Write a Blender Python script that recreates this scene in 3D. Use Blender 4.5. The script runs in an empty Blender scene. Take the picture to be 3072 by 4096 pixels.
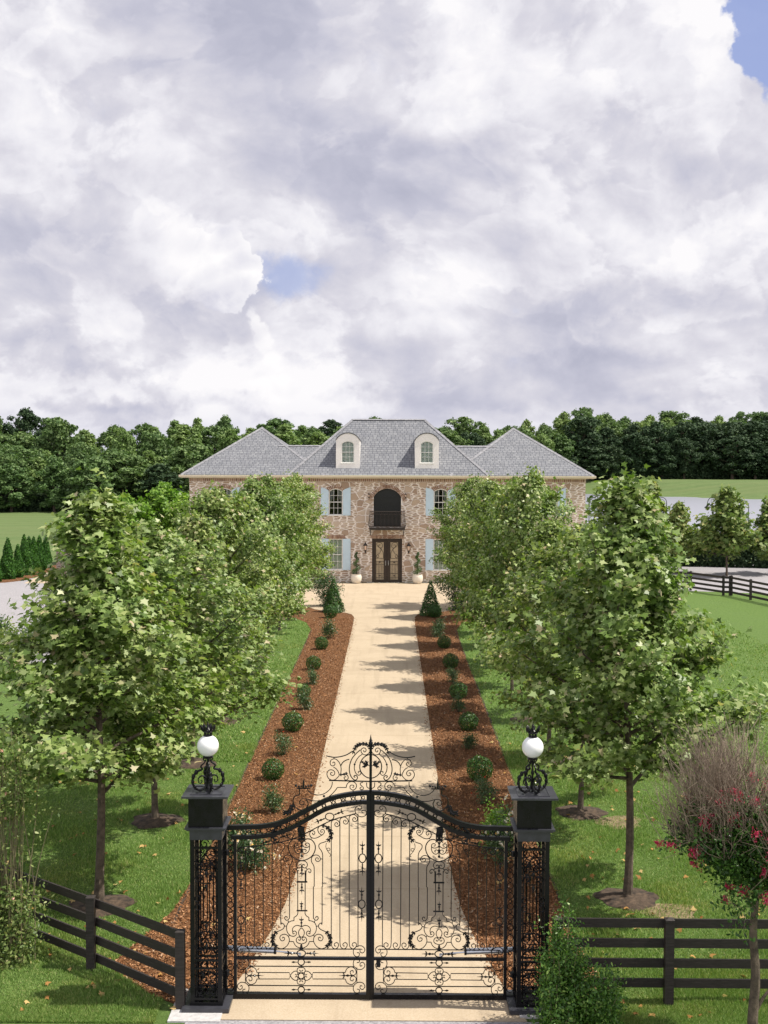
import bpy, math, random
import numpy as np
from mathutils import Vector, Matrix
from mathutils.geometry import tessellate_polygon
rad = math.radians
scene = bpy.context.scene
COL = scene.collection
RNG = np.random.default_rng(7)
random.seed(7)

# ------------------------------------------------------------------ camera
cam_d = bpy.data.cameras.new("camera")
cam = bpy.data.objects.new("camera", cam_d)
COL.objects.link(cam)
cam_d.sensor_width = 36.0
cam_d.lens = 41.3
cam_d.clip_start = 0.5
cam_d.clip_end = 6000
PITCH, YAW, ROLL = rad(2.41), rad(0.317), rad(0.18)
CAM_POS = Vector((0.3, 0.0, 8.0))
CAM_M = Matrix.Rotation(YAW, 3, 'Z') @ Matrix.Rotation(rad(90) - PITCH, 3, 'X') @ Matrix.Rotation(ROLL, 3, 'Z')
cam.matrix_world = Matrix.Translation(CAM_POS) @ CAM_M.to_4x4()
scene.camera = cam
FPX = 41.3 / 36.0 * 4096.0


def ray(px, py):
    """direction in the world of a point of the photograph (3072 x 4096)"""
    return CAM_M @ Vector(((px - 1536.0) / FPX, -(py - 2048.0) / FPX, -1.0))


def ground(px, py, z=0.0):
    d = ray(px, py)
    t = (z - CAM_POS.z) / d.z
    return CAM_POS + d * t


def wall_pt(px, py, y):
    d = ray(px, py)
    t = (y - CAM_POS.y) / d.y
    return CAM_POS + d * t


# ------------------------------------------------------------------ sun, sky
SUN_DIR = Vector((1.03, -0.10, 1.62)).normalized()
sun_d = bpy.data.lights.new("sun", 'SUN')
sun_d.energy = 5.0
sun_d.angle = rad(0.5)
sun_d.color = (1.0, 0.94, 0.83)
sun = bpy.data.objects.new("sun", sun_d)
sun.rotation_euler = SUN_DIR.to_track_quat('Z', 'Y').to_euler()
sun.location = (40, 0, 60)
COL.objects.link(sun)

scene.view_settings.view_transform = 'Standard'
scene.view_settings.look = 'None'
scene.view_settings.exposure = 0.30
scene.view_settings.gamma = 1.0
scene.render.engine = 'CYCLES'
scene.cycles.max_bounces = 8
scene.cycles.diffuse_bounces = 3
scene.cycles.glossy_bounces = 3
scene.cycles.transmission_bounces = 4
scene.cycles.transparent_max_bounces = 8


class NT:
    """tiny helper for node trees"""
    def __init__(s, tree):
        s.t = tree
        tree.nodes.clear()

    def n(s, typ, ins=None, **props):
        nd = s.t.nodes.new(typ)
        for k, v in props.items():
            setattr(nd, k, v)
        if ins:
            for k, v in ins.items():
                sock = nd.inputs[k]
                if isinstance(v, bpy.types.NodeSocket):
                    s.t.links.new(v, sock)
                else:
                    sock.default_value = v
        return nd

    def math(s, op, a, b=0.0, clamp=False):
        return s.n('ShaderNodeMath', {0: a, 1: b}, operation=op, use_clamp=clamp).outputs[0]

    def vmath(s, op, a, b=(0, 0, 0)):
        nd = s.n('ShaderNodeVectorMath', {0: a, 1: b}, operation=op)
        return nd.outputs['Value'] if op in ('LENGTH', 'DISTANCE', 'DOT_PRODUCT') else nd.outputs[0]

    def mapr(s, v, a, b, c=0.0, d=1.0, smooth=True):
        return s.n('ShaderNodeMapRange', {'Value': v, 'From Min': a, 'From Max': b, 'To Min': c, 'To Max': d},
                   interpolation_type='SMOOTHSTEP' if smooth else 'LINEAR').outputs[0]

    def mix(s, f, a, b, blend='MIX'):
        nd = s.n('ShaderNodeMix', data_type='RGBA', blend_type=blend)
        for k, v in ((0, f), (6, a), (7, b)):
            if isinstance(v, bpy.types.NodeSocket):
                s.t.links.new(v, nd.inputs[k])
            else:
                nd.inputs[k].default_value = v if k == 0 else (*v[:3], 1.0)
        return nd.outputs[2]

    def noise(s, vec, scale, detail=4.0, rough=0.55, dist=0.0, out='Fac'):
        return s.n('ShaderNodeTexNoise', {'Vector': vec, 'Scale': scale, 'Detail': detail, 'Roughness': rough,
                                          'Distortion': dist}).outputs[out]

    def ramp(s, v, stops, interp='LINEAR'):
        nd = s.n('ShaderNodeValToRGB', {0: v})
        cr = nd.color_ramp
        cr.interpolation = interp
        while len(cr.elements) > len(stops):
            cr.elements.remove(cr.elements[-1])
        while len(cr.elements) < len(stops):
            cr.elements.new(0.5)
        for e, (p, c) in zip(cr.elements, stops):
            e.position = p
            e.color = (*c[:3], 1.0)
        return nd.outputs[0]


world = bpy.data.worlds.new("World")
scene.world = world
world.use_nodes = True
w = NT(world.node_tree)
tc = w.n('ShaderNodeTexCoord').outputs['Generated']
sky = w.n('ShaderNodeTexSky', sky_type='NISHITA', sun_disc=False, sun_elevation=rad(57.5), sun_rotation=rad(95),
          air_density=1.2, dust_density=0.6, ozone_density=2.0).outputs[0]
sky_c = w.mix(1.0, sky, (0.102, 0.090, 0.105), 'MULTIPLY')
# clouds live on the directions of the sky; they flatten towards the horizon
flat = w.vmath('MULTIPLY', tc, (1.0, 1.0, 1.35))
warp = w.n('ShaderNodeTexNoise', {'Vector': flat, 'Scale': 4.0, 'Detail': 3.0, 'Roughness': 0.5}).outputs['Color']
warp2 = w.vmath('SCALE', w.vmath('SUBTRACT', warp, (0.5, 0.5, 0.5)))
warp2.node.inputs['Scale'].default_value = 0.10
p0 = w.vmath('ADD', flat, warp2)


def puff(vec, sc, det=3.0):
    """cauliflower-like cloud tops"""
    a = w.n('ShaderNodeTexVoronoi', {'Vector': vec, 'Scale': sc, 'Detail': det, 'Roughness': 0.5}, feature='F1', normalize=True).outputs['Distance']
    return w.math('SUBTRACT', 1.0, a)


def cloud_h(vec):
    return w.noise(vec, 7.0, 9.0, 0.56)


h0 = cloud_h(p0)
h1 = cloud_h(w.vmath('ADD', p0, (0.020, 0.0, 0.030)))
fine0 = w.noise(p0, 24.0, 6.0, 0.5)
pf0 = puff(p0, 22.0, 1.0)
pf1 = puff(w.vmath('ADD', p0, (0.006, 0.0, 0.009)), 22.0, 1.0)
relief = w.math('SUBTRACT', h0, h1)
frel = w.math('SUBTRACT', pf0, pf1)
wdir = w.vmath('SCALE', w.vmath('SUBTRACT', w.n('ShaderNodeTexNoise', {'Vector': tc, 'Scale': 26.0, 'Detail': 6.0, 'Roughness': 0.6}).outputs['Color'], (0.5, 0.5, 0.5)))
wdir.node.inputs['Scale'].default_value = 0.045
tcw = w.vmath('ADD', tc, wdir)
wbig = w.vmath('SCALE', w.vmath('SUBTRACT', w.n('ShaderNodeTexNoise', {'Vector': tc, 'Scale': 9.0, 'Detail': 4.0}).outputs['Color'], (0.5, 0.5, 0.5)))
wbig.node.inputs['Scale'].default_value = 0.07
tcb = w.vmath('ADD', tcw, wbig)


def blob(px, py, rx, ry, src=None, hard=0.0):
    d = ray(px, py).normalized()
    v = w.vmath('SUBTRACT', src or tcb, tuple(d))
    v = w.vmath('MULTIPLY', v, (FPX / rx, FPX / rx, FPX / ry))
    return w.mapr(w.vmath('LENGTH', v), 1.0, hard, 0.0, 1.0)


def acc(items):
    tot = None
    for wt, b in items:
        m = w.math('MULTIPLY', b, wt)
        tot = m if tot is None else w.math('ADD', tot, m)
    return tot


tone = acc([
    (-0.34, blob(900, 60, 900, 300)), (-0.30, blob(1350, 560, 480, 330)), (-0.34, blob(1500, 760, 520, 260)),
    (-0.26, blob(1900, 700, 300, 170)), (-0.22, blob(2750, 640, 520, 120)), (-0.34, blob(2500, 1210, 760, 120)),
    (-0.38, blob(2250, 1460, 900, 90)), (-0.30, blob(1500, 1000, 340, 240)), (-0.36, blob(850, 1290, 300, 150)),
    (-0.22, blob(300, 1000, 520, 200)), (-0.28, blob(2300, 1560, 1200, 90)), (-0.30, blob(550, 1470, 420, 60)),
    (-0.20, blob(200, 1350, 420, 130)), (-0.25, blob(600, 1640, 900, 55)),
    (0.26, blob(2650, 260, 700, 330)), (0.20, blob(100, 480, 420, 260)), (0.18, blob(2050, 330, 480, 260)),
    (0.24, blob(640, 920, 520, 220)), (0.16, blob(500, 640, 560, 200)), (0.30, blob(2800, 1000, 420, 160)),
    (0.22, blob(1750, 1130, 420, 130)), (0.30, blob(900, 1500, 520, 90)), (0.34, blob(430, 1560, 220, 90)),
    (0.26, blob(1300, 1480, 360, 110)), (0.22, blob(1620, 1300, 420, 90)), (0.24, blob(1400, 1610, 420, 60)),
])
tone = w.math('ADD', tone, w.math('MULTIPLY', relief, 1.35))
# lit rims of the nearer banks
for offv, sc_, amp in (((3.1, 1.7, 0.4), 4.5, 0.19), ((7.7, 2.2, 5.1), 9.0, 0.10)):
    h2 = w.noise(w.vmath('ADD', p0, offv), sc_, 9.0, 0.55)
    rim = w.math('MULTIPLY', w.mapr(h2, 0.495, 0.525), w.mapr(h2, 0.505, 0.68, 1.0, 0.0))
    tone = w.math('ADD', tone, w.math('MULTIPLY', rim, amp))

tone = w.math('ADD', tone, w.math('MULTIPLY', frel, 0.42))
tone = w.math('ADD', tone, w.math('MULTIPLY', w.math('SUBTRACT', h0, 0.5), 0.75))
tone = w.math('ADD', tone, 0.55)
cloud_c = w.ramp(tone, [(0.0, (0.39, 0.395, 0.485)), (0.28, (0.465, 0.465, 0.55)), (0.55, (0.575, 0.565, 0.625)),
                        (0.80, (0.71, 0.70, 0.74)), (1.0, (0.80, 0.785, 0.80))])
# towering cumulus on the left, crisp edge against a blue gap
cw = w.vmath('ADD', tc, w.vmath('SCALE', w.vmath('SUBTRACT', w.n('ShaderNodeTexNoise', {'Vector': tc, 'Scale': 34.0, 'Detail': 6.0, 'Roughness': 0.55}).outputs['Color'], (0.5, 0.5, 0.5))))
for nd in [n_ for n_ in w.t.nodes if n_.type == 'VECT_MATH' and n_.operation == 'SCALE' and n_.inputs['Scale'].default_value == 1.0]:
    nd.inputs['Scale'].default_value = 0.050


def cmax(*bs):
    r = bs[0]
    for b in bs[1:]: r = w.math('MAXIMUM', r, b)
    return r


cum = cmax(blob(760, 1000, 200, 90, cw), blob(870, 985, 130, 95, cw), blob(930, 1060, 120, 110, cw), blob(985, 1140, 90, 85, cw), blob(880, 1150, 190, 130, cw))
streak = cmax(blob(1030, 1290, 50, 80, tcb), blob(1045, 1370, 60, 90, tcb), blob(1085, 1450, 80, 90, tcb), blob(1060, 1530, 170, 70, tcb))
cumm = w.mapr(w.math('ADD', cum, w.math('MULTIPLY', w.math('SUBTRACT', pf0, 0.7), 0.35)), 0.06, 0.16)
axis = w.vmath('DOT_PRODUCT', tc, tuple((ray(1000, 1150).normalized() - ray(700, 1150).normalized()).normalized()))
lim0 = ray(640, 1150).normalized().dot((ray(1000, 1150).normalized() - ray(700, 1150).normalized()).normalized())
lim1 = ray(900, 1150).normalized().dot((ray(1000, 1150).normalized() - ray(700, 1150).normalized()).normalized())
cumm = w.math('MULTIPLY', cumm, w.mapr(axis, lim0, lim1))
cumm = w.math('MAXIMUM', cumm, w.math('MULTIPLY', w.mapr(w.math('ADD', streak, w.math('MULTIPLY', w.math('SUBTRACT', fine0, 0.5), 1.2)), 0.1, 0.7), 0.75))
cshade = w.math('ADD', w.math('MULTIPLY', cum, -0.22), w.math('ADD', 0.98, w.math('MULTIPLY', frel, 1.1)))
cshade = w.math('ADD', cshade, w.math('MULTIPLY', blob(850, 1290, 230, 150), -0.70))
cum_c = w.ramp(cshade, [(0.2, (0.43, 0.435, 0.54)), (0.55, (0.58, 0.575, 0.65)), (0.80, (0.71, 0.70, 0.74)), (1.0, (0.83, 0.815, 0.82))])
# gaps of blue
gap = w.math('MAXIMUM', blob(1190, 1105, 300, 150), w.math('MULTIPLY', blob(1130, 1440, 120, 60), 0.3))
gapc = w.mapr(w.math('ADD', blob(3120, 40, 230, 400, cw), w.math('MULTIPLY', w.math('SUBTRACT', fine0, 0.5), 0.5)), 0.10, 0.22, 0.0, 0.95)
gapm = w.mapr(w.math('ADD', gap, w.math('MULTIPLY', w.math('SUBTRACT', w.noise(p0, 15.0, 8.0, 0.6), 0.5), 1.9)), 0.25, 1.0, 0.0, 0.72)
gapm = w.math('MAXIMUM', gapm, gapc)
elev = w.n('ShaderNodeSeparateXYZ', {0: tc}).outputs['Z']
out_c = w.mix(gapm, cloud_c, w.mix(0.60, sky_c, (0.30, 0.36, 0.62)))
out_c = w.mix(cumm, out_c, cum_c)
hz = w.mapr(elev, 0.0, 0.06, 0.45, 0.0)
out_c = w.mix(hz, out_c, (0.49, 0.495, 0.61))
# unseen sky: added brightness behind the camera for the facade, dimmed overhead for shadows
sepd = w.n('ShaderNodeSeparateXYZ', {0: tc})
boost = w.math('ADD', w.mapr(sepd.outputs['Y'], 0.35, -0.6, 1.0, 1.35), w.mapr(elev, 0.40, 0.75, 0.0, -0.32))
bg = w.n('ShaderNodeBackground', {'Color': out_c, 'Strength': boost})
w.t.links.new(bg.outputs[0], w.n('ShaderNodeOutputWorld').inputs[0])

# ------------------------------------------------------------------ materials


def new_mat(name):
    m = bpy.data.materials.new(name)
    m.use_nodes = True
    return m, NT(m.node_tree)


def finish(nt, shader, disp=None):
    o = nt.n('ShaderNodeOutputMaterial')
    nt.t.links.new(shader, o.inputs[0])


def bump(nt, h, strength=0.5, dist=0.02):
    return nt.n('ShaderNodeBump', {'Height': h, 'Strength': strength, 'Distance': dist}).outputs[0]


def pbsdf(nt, col, rough=0.6, metal=0.0, spec=0.5, normal=None, extra=None):
    ins = {'Base Color': col if isinstance(col, bpy.types.NodeSocket) else (*col, 1.0), 'Roughness': rough,
           'Metallic': metal, 'Specular IOR Level': spec}
    if normal is not None:
        ins['Normal'] = normal
    if extra:
        ins.update(extra)
    return nt.n('ShaderNodeBsdfPrincipled', ins).outputs[0]


def simple(name, col, rough=0.6, metal=0.0, spec=0.5, var=0.12, scale=6.0, bmp=0.0):
    m, t = new_mat(name)
    co = t.n('ShaderNodeTexCoord').outputs['Object']
    nz = t.noise(co, scale, 5.0, 0.6)
    f = t.mapr(nz, 0.3, 0.7, 1.0 - var, 1.0 + var, False)
    c = t.n('ShaderNodeVectorMath', {0: (*col,), 'Scale': f}, operation='SCALE').outputs[0]
    nrm = bump(t, t.noise(co, scale * 6, 4.0), bmp, 0.01) if bmp else None
    finish(t, pbsdf(t, c, rough, metal, spec, nrm))
    return m


def foliage(name, cols, rough=0.42, trans=0.28, spec=0.5, patch=None, tcol=None):
    """leaf material: every leaf is an island with its own colour out of cols"""
    m, t = new_mat(name)
    r = t.n('ShaderNodeNewGeometry').outputs['Random Per Island']
    c = t.ramp(r, cols)
    oi = t.n('ShaderNodeObjectInfo').outputs['Random']
    c = t.mix(1.0, c, t.ramp(oi, [(0.0, (0.86, 0.92, 0.85)), (1.0, (1.12, 1.06, 1.0))]), 'MULTIPLY')
    if patch:
        co = t.n('ShaderNodeTexCoord').outputs['Object']
        c = t.mix(t.mapr(t.noise(co, patch[0], 3.0), 0.42, 0.62), c, t.mix(1.0, c, patch[1], 'MULTIPLY'))
    p = pbsdf(t, c, rough, 0.0, spec)
    tr = t.n('ShaderNodeBsdfTranslucent', {'Color': t.mix(1.0, c, tcol or (1.25, 1.5, 0.55), 'MULTIPLY')}).outputs[0]
    finish(t, t.n('ShaderNodeMixShader', {0: trans, 1: p, 2: tr}).outputs[0])
    return m


MAT = {}
# --- driveway concrete
m, t = new_mat("tan_concrete")
co = t.n('ShaderNodeTexCoord').outputs['Object']
c = t.ramp(t.noise(co, 38.0, 4.0, 0.7), [(0.3, (0.40, 0.315, 0.215)), (0.5, (0.465, 0.375, 0.270)), (0.7, (0.52, 0.44, 0.335))])
c = t.mix(t.mapr(t.noise(co, 0.7, 5.0, 0.65), 0.35, 0.75, 0.0, 0.45), c, (0.335, 0.262, 0.182))
st = t.mapr(t.noise(t.vmath('MULTIPLY', co, (2.2, 0.12, 1.0)), 1.3, 4.0, 0.6), 0.50, 0.68, 0.0, 0.30)
c = t.mix(st, c, (0.30, 0.235, 0.165))
c = t.mix(t.mapr(t.noise(co, 4.5, 6.0, 0.7), 0.60, 0.72, 0.0, 0.35), c, (0.27, 0.205, 0.135))
sep = t.n('ShaderNodeSeparateXYZ', {0: co})
fr = t.math('ABSOLUTE', t.math('SUBTRACT', t.math('FRACT', t.math('DIVIDE', sep.outputs['Y'], 3.1)), 0.5))
c = t.mix(t.mapr(fr, 0.4925, 0.4965, 0.0, 0.40), c, (0.25, 0.18, 0.11))
finish(t, pbsdf(t, c, 0.85, 0, 0.3, bump(t, t.noise(co, 60.0, 3.0), 0.25, 0.01)))
MAT['concrete'] = m
# --- gravel / chip seal
m, t = new_mat("pale_gravel")
co = t.n('ShaderNodeTexCoord').outputs['Object']
v = t.n('ShaderNodeTexVoronoi', {'Vector': co, 'Scale': 28.0}).outputs['Color']
c = t.mix(0.45, t.mix(t.noise(co, 0.5, 6.0, 0.6), (0.27, 0.26, 0.285), (0.36, 0.345, 0.37)), t.mix(t.n('ShaderNodeSeparateColor', {0: v}).outputs[0], (0.13, 0.125, 0.13), (0.44, 0.42, 0.43)))
finish(t, pbsdf(t, c, 0.9, 0, 0.3, bump(t, t.noise(co, 40.0, 3.0), 0.5, 0.02)))
MAT['gravel'] = m
# --- mulch
m, t = new_mat("red_mulch")
co = t.n('ShaderNodeTexCoord').outputs['Object']
vv = t.n('ShaderNodeTexVoronoi', {'Vector': t.vmath('ADD', co, t.vmath('SCALE', t.noise(co, 9.0, 2.0, out='Color'))), 'Scale': 42.0, 'Randomness': 1.0})
vc = t.n('ShaderNodeSeparateColor', {0: vv.outputs['Color']}).outputs[0]
c = t.ramp(vc, [(0.0, (0.085, 0.034, 0.012)), (0.35, (0.235, 0.100, 0.040)), (0.7, (0.33, 0.150, 0.062)), (0.92, (0.41, 0.22, 0.11)), (1.0, (0.44, 0.31, 0.21))])
c = t.mix(t.mapr(t.noise(co, 1.1, 4.0), 0.4, 0.7, 0, 0.35), c, (0.22, 0.095, 0.038))
finish(t, pbsdf(t, c, 0.9, 0, 0.2, bump(t, t.math('ADD', vc, t.noise(co, 60.0, 2.0)), 0.9, 0.05)))
MAT['mulch'] = m
m, t = new_mat("mulch_chip")
r = t.n('ShaderNodeNewGeometry').outputs['Random Per Island']
c = t.ramp(r, [(0.0, (0.085, 0.034, 0.013)), (0.35, (0.24, 0.105, 0.043)), (0.7, (0.35, 0.168, 0.072)), (0.95, (0.43, 0.24, 0.13)), (1.0, (0.46, 0.34, 0.24))])
finish(t, pbsdf(t, c, 0.85, 0, 0.25))
MAT['chip'] = m
# --- old mulch (tree rings)
MAT['old_mulch'] = simple("old_mulch", (0.060, 0.040, 0.026), 0.95, var=0.8, scale=10, bmp=0.9)
MAT['bare_soil'] = simple("bare_soil", (0.20, 0.150, 0.085), 0.95, var=0.5, scale=12, bmp=0.5)
# --- grass
m, t = new_mat("lawn")
co = t.n('ShaderNodeTexCoord').outputs['Object']
c = t.ramp(t.noise(co, 30.0, 6.0, 0.75), [(0.25, (0.048, 0.092, 0.018)), (0.5, (0.130, 0.215, 0.048)), (0.75, (0.215, 0.315, 0.088))])
c = t.mix(t.mapr(t.noise(co, 0.6, 5.0, 0.6), 0.45, 0.75, 0.0, 0.55), c, (0.135, 0.215, 0.060))
c = t.mix(t.mapr(t.noise(co, 7.0, 6.0, 0.75), 0.40, 0.65, 0.0, 0.55), c, t.mix(1.0, c, (0.50, 0.58, 0.45), 'MULTIPLY'))
c = t.mix(t.mapr(t.noise(co, 2.3, 5.0, 0.7), 0.60, 0.76, 0.0, 0.6), c, (0.19, 0.18, 0.085))
finish(t, pbsdf(t, c, 0.8, 0, 0.2, bump(t, t.noise(co, 45.0, 5.0, 0.8), 0.9, 0.06)))
MAT['lawn'] = m
m, t = new_mat("field")
co = t.n('ShaderNodeTexCoord').outputs['Object']
c = t.ramp(t.noise(t.vmath('MULTIPLY', co, (0.4, 1.0, 1.0)), 1.2, 8.0, 0.7), [(0.3, (0.085, 0.130, 0.044)), (0.7, (0.140, 0.195, 0.072))])
c = t.mix(t.mapr(t.n('ShaderNodeTexWave', {'Vector': t.vmath('ADD', co, t.vmath('SCALE', t.noise(co, 0.05, 2.0, out='Color'))), 'Scale': 0.055, 'Distortion': 1.5, 'Detail': 2.0}, bands_direction='Y').outputs['Fac'], 0.2, 0.8, 0.0, 0.35), c, t.mix(1.0, c, (0.72, 0.80, 0.70), 'MULTIPLY'))
c = t.mix(t.mapr(t.noise(t.vmath('MULTIPLY', co, (0.02, 0.16, 0.1)), 1.0, 5.0, 0.6), 0.35, 0.7, 0.0, 0.6), c, (0.135, 0.170, 0.066))
finish(t, pbsdf(t, c, 0.9, 0, 0.15, bump(t, t.noise(co, 6.0, 5.0, 0.8), 0.5, 0.1)))
MAT['field'] = m
m, t = new_mat("grass_blade")
r = t.n('ShaderNodeNewGeometry').outputs['Random Per Island']
co = t.n('ShaderNodeTexCoord').outputs['Object']
c = t.ramp(r, [(0.0, (0.085, 0.160, 0.032)), (0.5, (0.180, 0.290, 0.070)), (0.88, (0.28, 0.40, 0.12)), (1.0, (0.44, 0.42, 0.20))])
c = t.mix(t.mapr(t.noise(co, 0.6, 5.0, 0.6), 0.45, 0.75, 0.0, 0.5), c, t.mix(1.0, c, (1.7, 1.15, 1.2), 'MULTIPLY'))
p = pbsdf(t, c, 0.55, 0, 0.3)
tr = t.n('ShaderNodeBsdfTranslucent', {'Color': t.mix(1.0, c, (1.3, 1.5, 0.6), 'MULTIPLY')}).outputs[0]
finish(t, t.n('ShaderNodeMixShader', {0: 0.25, 1: p, 2: tr}).outputs[0])
MAT['blade'] = m
# --- water
m, t = new_mat("pond_water")
co = t.n('ShaderNodeTexCoord').outputs['Object']
finish(t, pbsdf(t, (0.30, 0.31, 0.37), 0.28, 0, 0.9, bump(t, t.noise(t.vmath('MULTIPLY', co, (0.15, 0.6, 1)), 1.4, 3.0), 0.06, 0.3)))
MAT['water'] = m
# --- black iron, timber, etc
m, t = new_mat("black_gloss_iron")
co = t.n('ShaderNodeTexCoord').outputs['Object']
finish(t, pbsdf(t, (0.006, 0.006, 0.007), t.mapr(t.noise(co, 9.0, 4.0), 0.3, 0.7, 0.22, 0.40), 0, 0.28, bump(t, t.noise(co, 30.0, 2.0), 0.04, 0.01)))
MAT['iron'] = m
MAT['cap_paint'] = simple("black_satin_cap", (0.035, 0.036, 0.045), 0.38, spec=0.6, var=0.3, scale=9, bmp=0.05)
MAT['bronze'] = simple("aged_iron", (0.030, 0.022, 0.018), 0.45, var=0.4, scale=14)
m, t = new_mat("stained_timber")
co = t.n('ShaderNodeTexCoord').outputs['Object']
g = t.noise(t.vmath('MULTIPLY', co, (3.0, 3.0, 34.0)), 1.6, 6.0, 0.65)
c = t.ramp(g, [(0.3, (0.017, 0.014, 0.013)), (0.6, (0.036, 0.029, 0.027)), (0.8, (0.062, 0.052, 0.047))])
finish(t, pbsdf(t, c, 0.6, 0, 0.4, bump(t, g, 0.4, 0.01)))
MAT['timber'] = m
MAT['steel'] = simple("brushed_steel", (0.62, 0.64, 0.68), 0.28, metal=0.85, var=0.1, scale=30)
MAT['pad'] = simple("white_concrete", (0.46, 0.45, 0.45), 0.8, var=0.2, scale=14, bmp=0.3)
MAT['bark'] = simple("grey_bark", (0.105, 0.080, 0.058), 0.9, var=0.55, scale=9, bmp=0.9)
MAT['twig'] = simple("dry_twig", (0.24, 0.185, 0.14), 0.85, var=0.3, scale=9)
MAT['cane'] = simple("green_cane", (0.19, 0.165, 0.09), 0.8, var=0.3, scale=9)
m, t = new_mat("opal_globe")
co = t.n('ShaderNodeTexCoord').outputs['Object']
finish(t, pbsdf(t, t.mix(t.noise(co, 60, 3), (0.82, 0.82, 0.85), (0.92, 0.92, 0.93)), 0.22, 0, 0.6, bump(t, t.noise(co, 120, 2), 0.12, 0.003), {'Subsurface Weight': 0.4, 'Subsurface Radius': (0.1, 0.1, 0.1), 'Subsurface Scale': 0.3}))
MAT['opal'] = m
# --- stone wall
m, t = new_mat("field_stone")
co = t.n('ShaderNodeTexCoord').outputs['Object']
sp = t.n('ShaderNodeSeparateXYZ', {0: co})
base = t.n('ShaderNodeCombineXYZ', {0: t.math('ADD', sp.outputs['X'], sp.outputs['Y']), 1: sp.outputs['Z'], 2: 0.0}).outputs[0]
wv = t.vmath('SCALE', t.vmath('SUBTRACT', t.noise(base, 3.0, 3.0, out='Color'), (0.5, 0.5, 0.5)))
wv.node.inputs['Scale'].default_value = 0.10
base = t.vmath('ADD', base, wv)
cA = t.vmath('MULTIPLY', base, (1.9, 2.5, 1.0))
cB = t.vmath('MULTIPLY', base, (2.3, 6.8, 1.0))
A = t.n('ShaderNodeTexVoronoi', {'Vector': cA, 'Scale': 1.0, 'Randomness': 0.9}, voronoi_dimensions='2D')
Ae = t.n('ShaderNodeTexVoronoi', {'Vector': cA, 'Scale': 1.0, 'Randomness': 0.9}, voronoi_dimensions='2D', feature='DISTANCE_TO_EDGE').outputs['Distance']
B = t.n('ShaderNodeTexVoronoi', {'Vector': cB, 'Scale': 1.0, 'Randomness': 0.85}, voronoi_dimensions='2D')
Be = t.n('ShaderNodeTexVoronoi', {'Vector': cB, 'Scale': 1.0, 'Randomness': 0.85}, voronoi_dimensions='2D', feature='DISTANCE_TO_EDGE').outputs['Distance']
Ac = t.n('ShaderNodeSeparateColor', {0: A.outputs['Color']})
Bc = t.n('ShaderNodeSeparateColor', {0: B.outputs['Color']})
big = t.math('GREATER_THAN', Ac.outputs[0], 0.72)
edge = t.n('ShaderNodeMix', {0: big, 2: t.math('MULTIPLY', Be, 0.52), 3: t.math('MULTIPLY', Ae, 1.15)}).outputs[0]
hue = t.n('ShaderNodeMix', {0: big, 2: Bc.outputs[1], 3: Ac.outputs[1]}).outputs[0]
stone = t.ramp(hue, [(0.0, (0.34, 0.240, 0.175)), (0.3, (0.46, 0.335, 0.245)), (0.55, (0.56, 0.430, 0.315)), (0.8, (0.57, 0.46, 0.375)), (1.0, (0.68, 0.56, 0.43))])
stone = t.mix(0.35, stone, t.mix(t.noise(co, 24.0, 4.0), (0.20, 0.13, 0.09), (0.55, 0.44, 0.34)))
mort = t.mapr(edge, 0.030, 0.115)
c = t.mix(mort, (0.84, 0.76, 0.69), stone)
finish(t, pbsdf(t, c, 0.85, 0, 0.25, bump(t, t.math('ADD', t.math('MULTIPLY', mort, 0.8), t.math('MULTIPLY', t.noise(co, 20.0, 4.0), 0.5)), 0.8, 0.05)))
MAT['stone'] = m
m, t = new_mat("red_brick")
r = t.n('ShaderNodeNewGeometry').outputs['Random Per Island']
c = t.ramp(r, [(0.0, (0.19, 0.105, 0.070)), (0.5, (0.31, 0.185, 0.130)), (1.0, (0.42, 0.29, 0.21))])
finish(t, pbsdf(t, c, 0.85, 0, 0.2))
MAT['brick'] = m
MAT['mortar'] = simple("mortar", (0.55, 0.47, 0.40), 0.9, var=0.12, scale=8)
m, t = new_mat("brick_pier")
co = t.n('ShaderNodeTexCoord').outputs['Object']
sp = t.n('ShaderNodeSeparateXYZ', {0: co})
bv = t.n('ShaderNodeCombineXYZ', {0: t.math('ADD', sp.outputs['X'], sp.outputs['Y']), 1: sp.outputs['Z'], 2: 0.0}).outputs[0]
bk = t.n('ShaderNodeTexBrick', {'Vector': bv, 'Color1': (0.10, 0.070, 0.058, 1), 'Color2': (0.25, 0.175, 0.135, 1), 'Mortar': (0.46, 0.41, 0.36, 1), 'Scale': 1.0, 'Mortar Size': 0.018, 'Brick Width': 0.26, 'Row Height': 0.11})
finish(t, pbsdf(t, bk.outputs[0], 0.85, 0, 0.2, bump(t, t.math('SUBTRACT', 1.0, bk.outputs['Fac']), 0.5, 0.02)))
MAT['brick_pier'] = m
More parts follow.
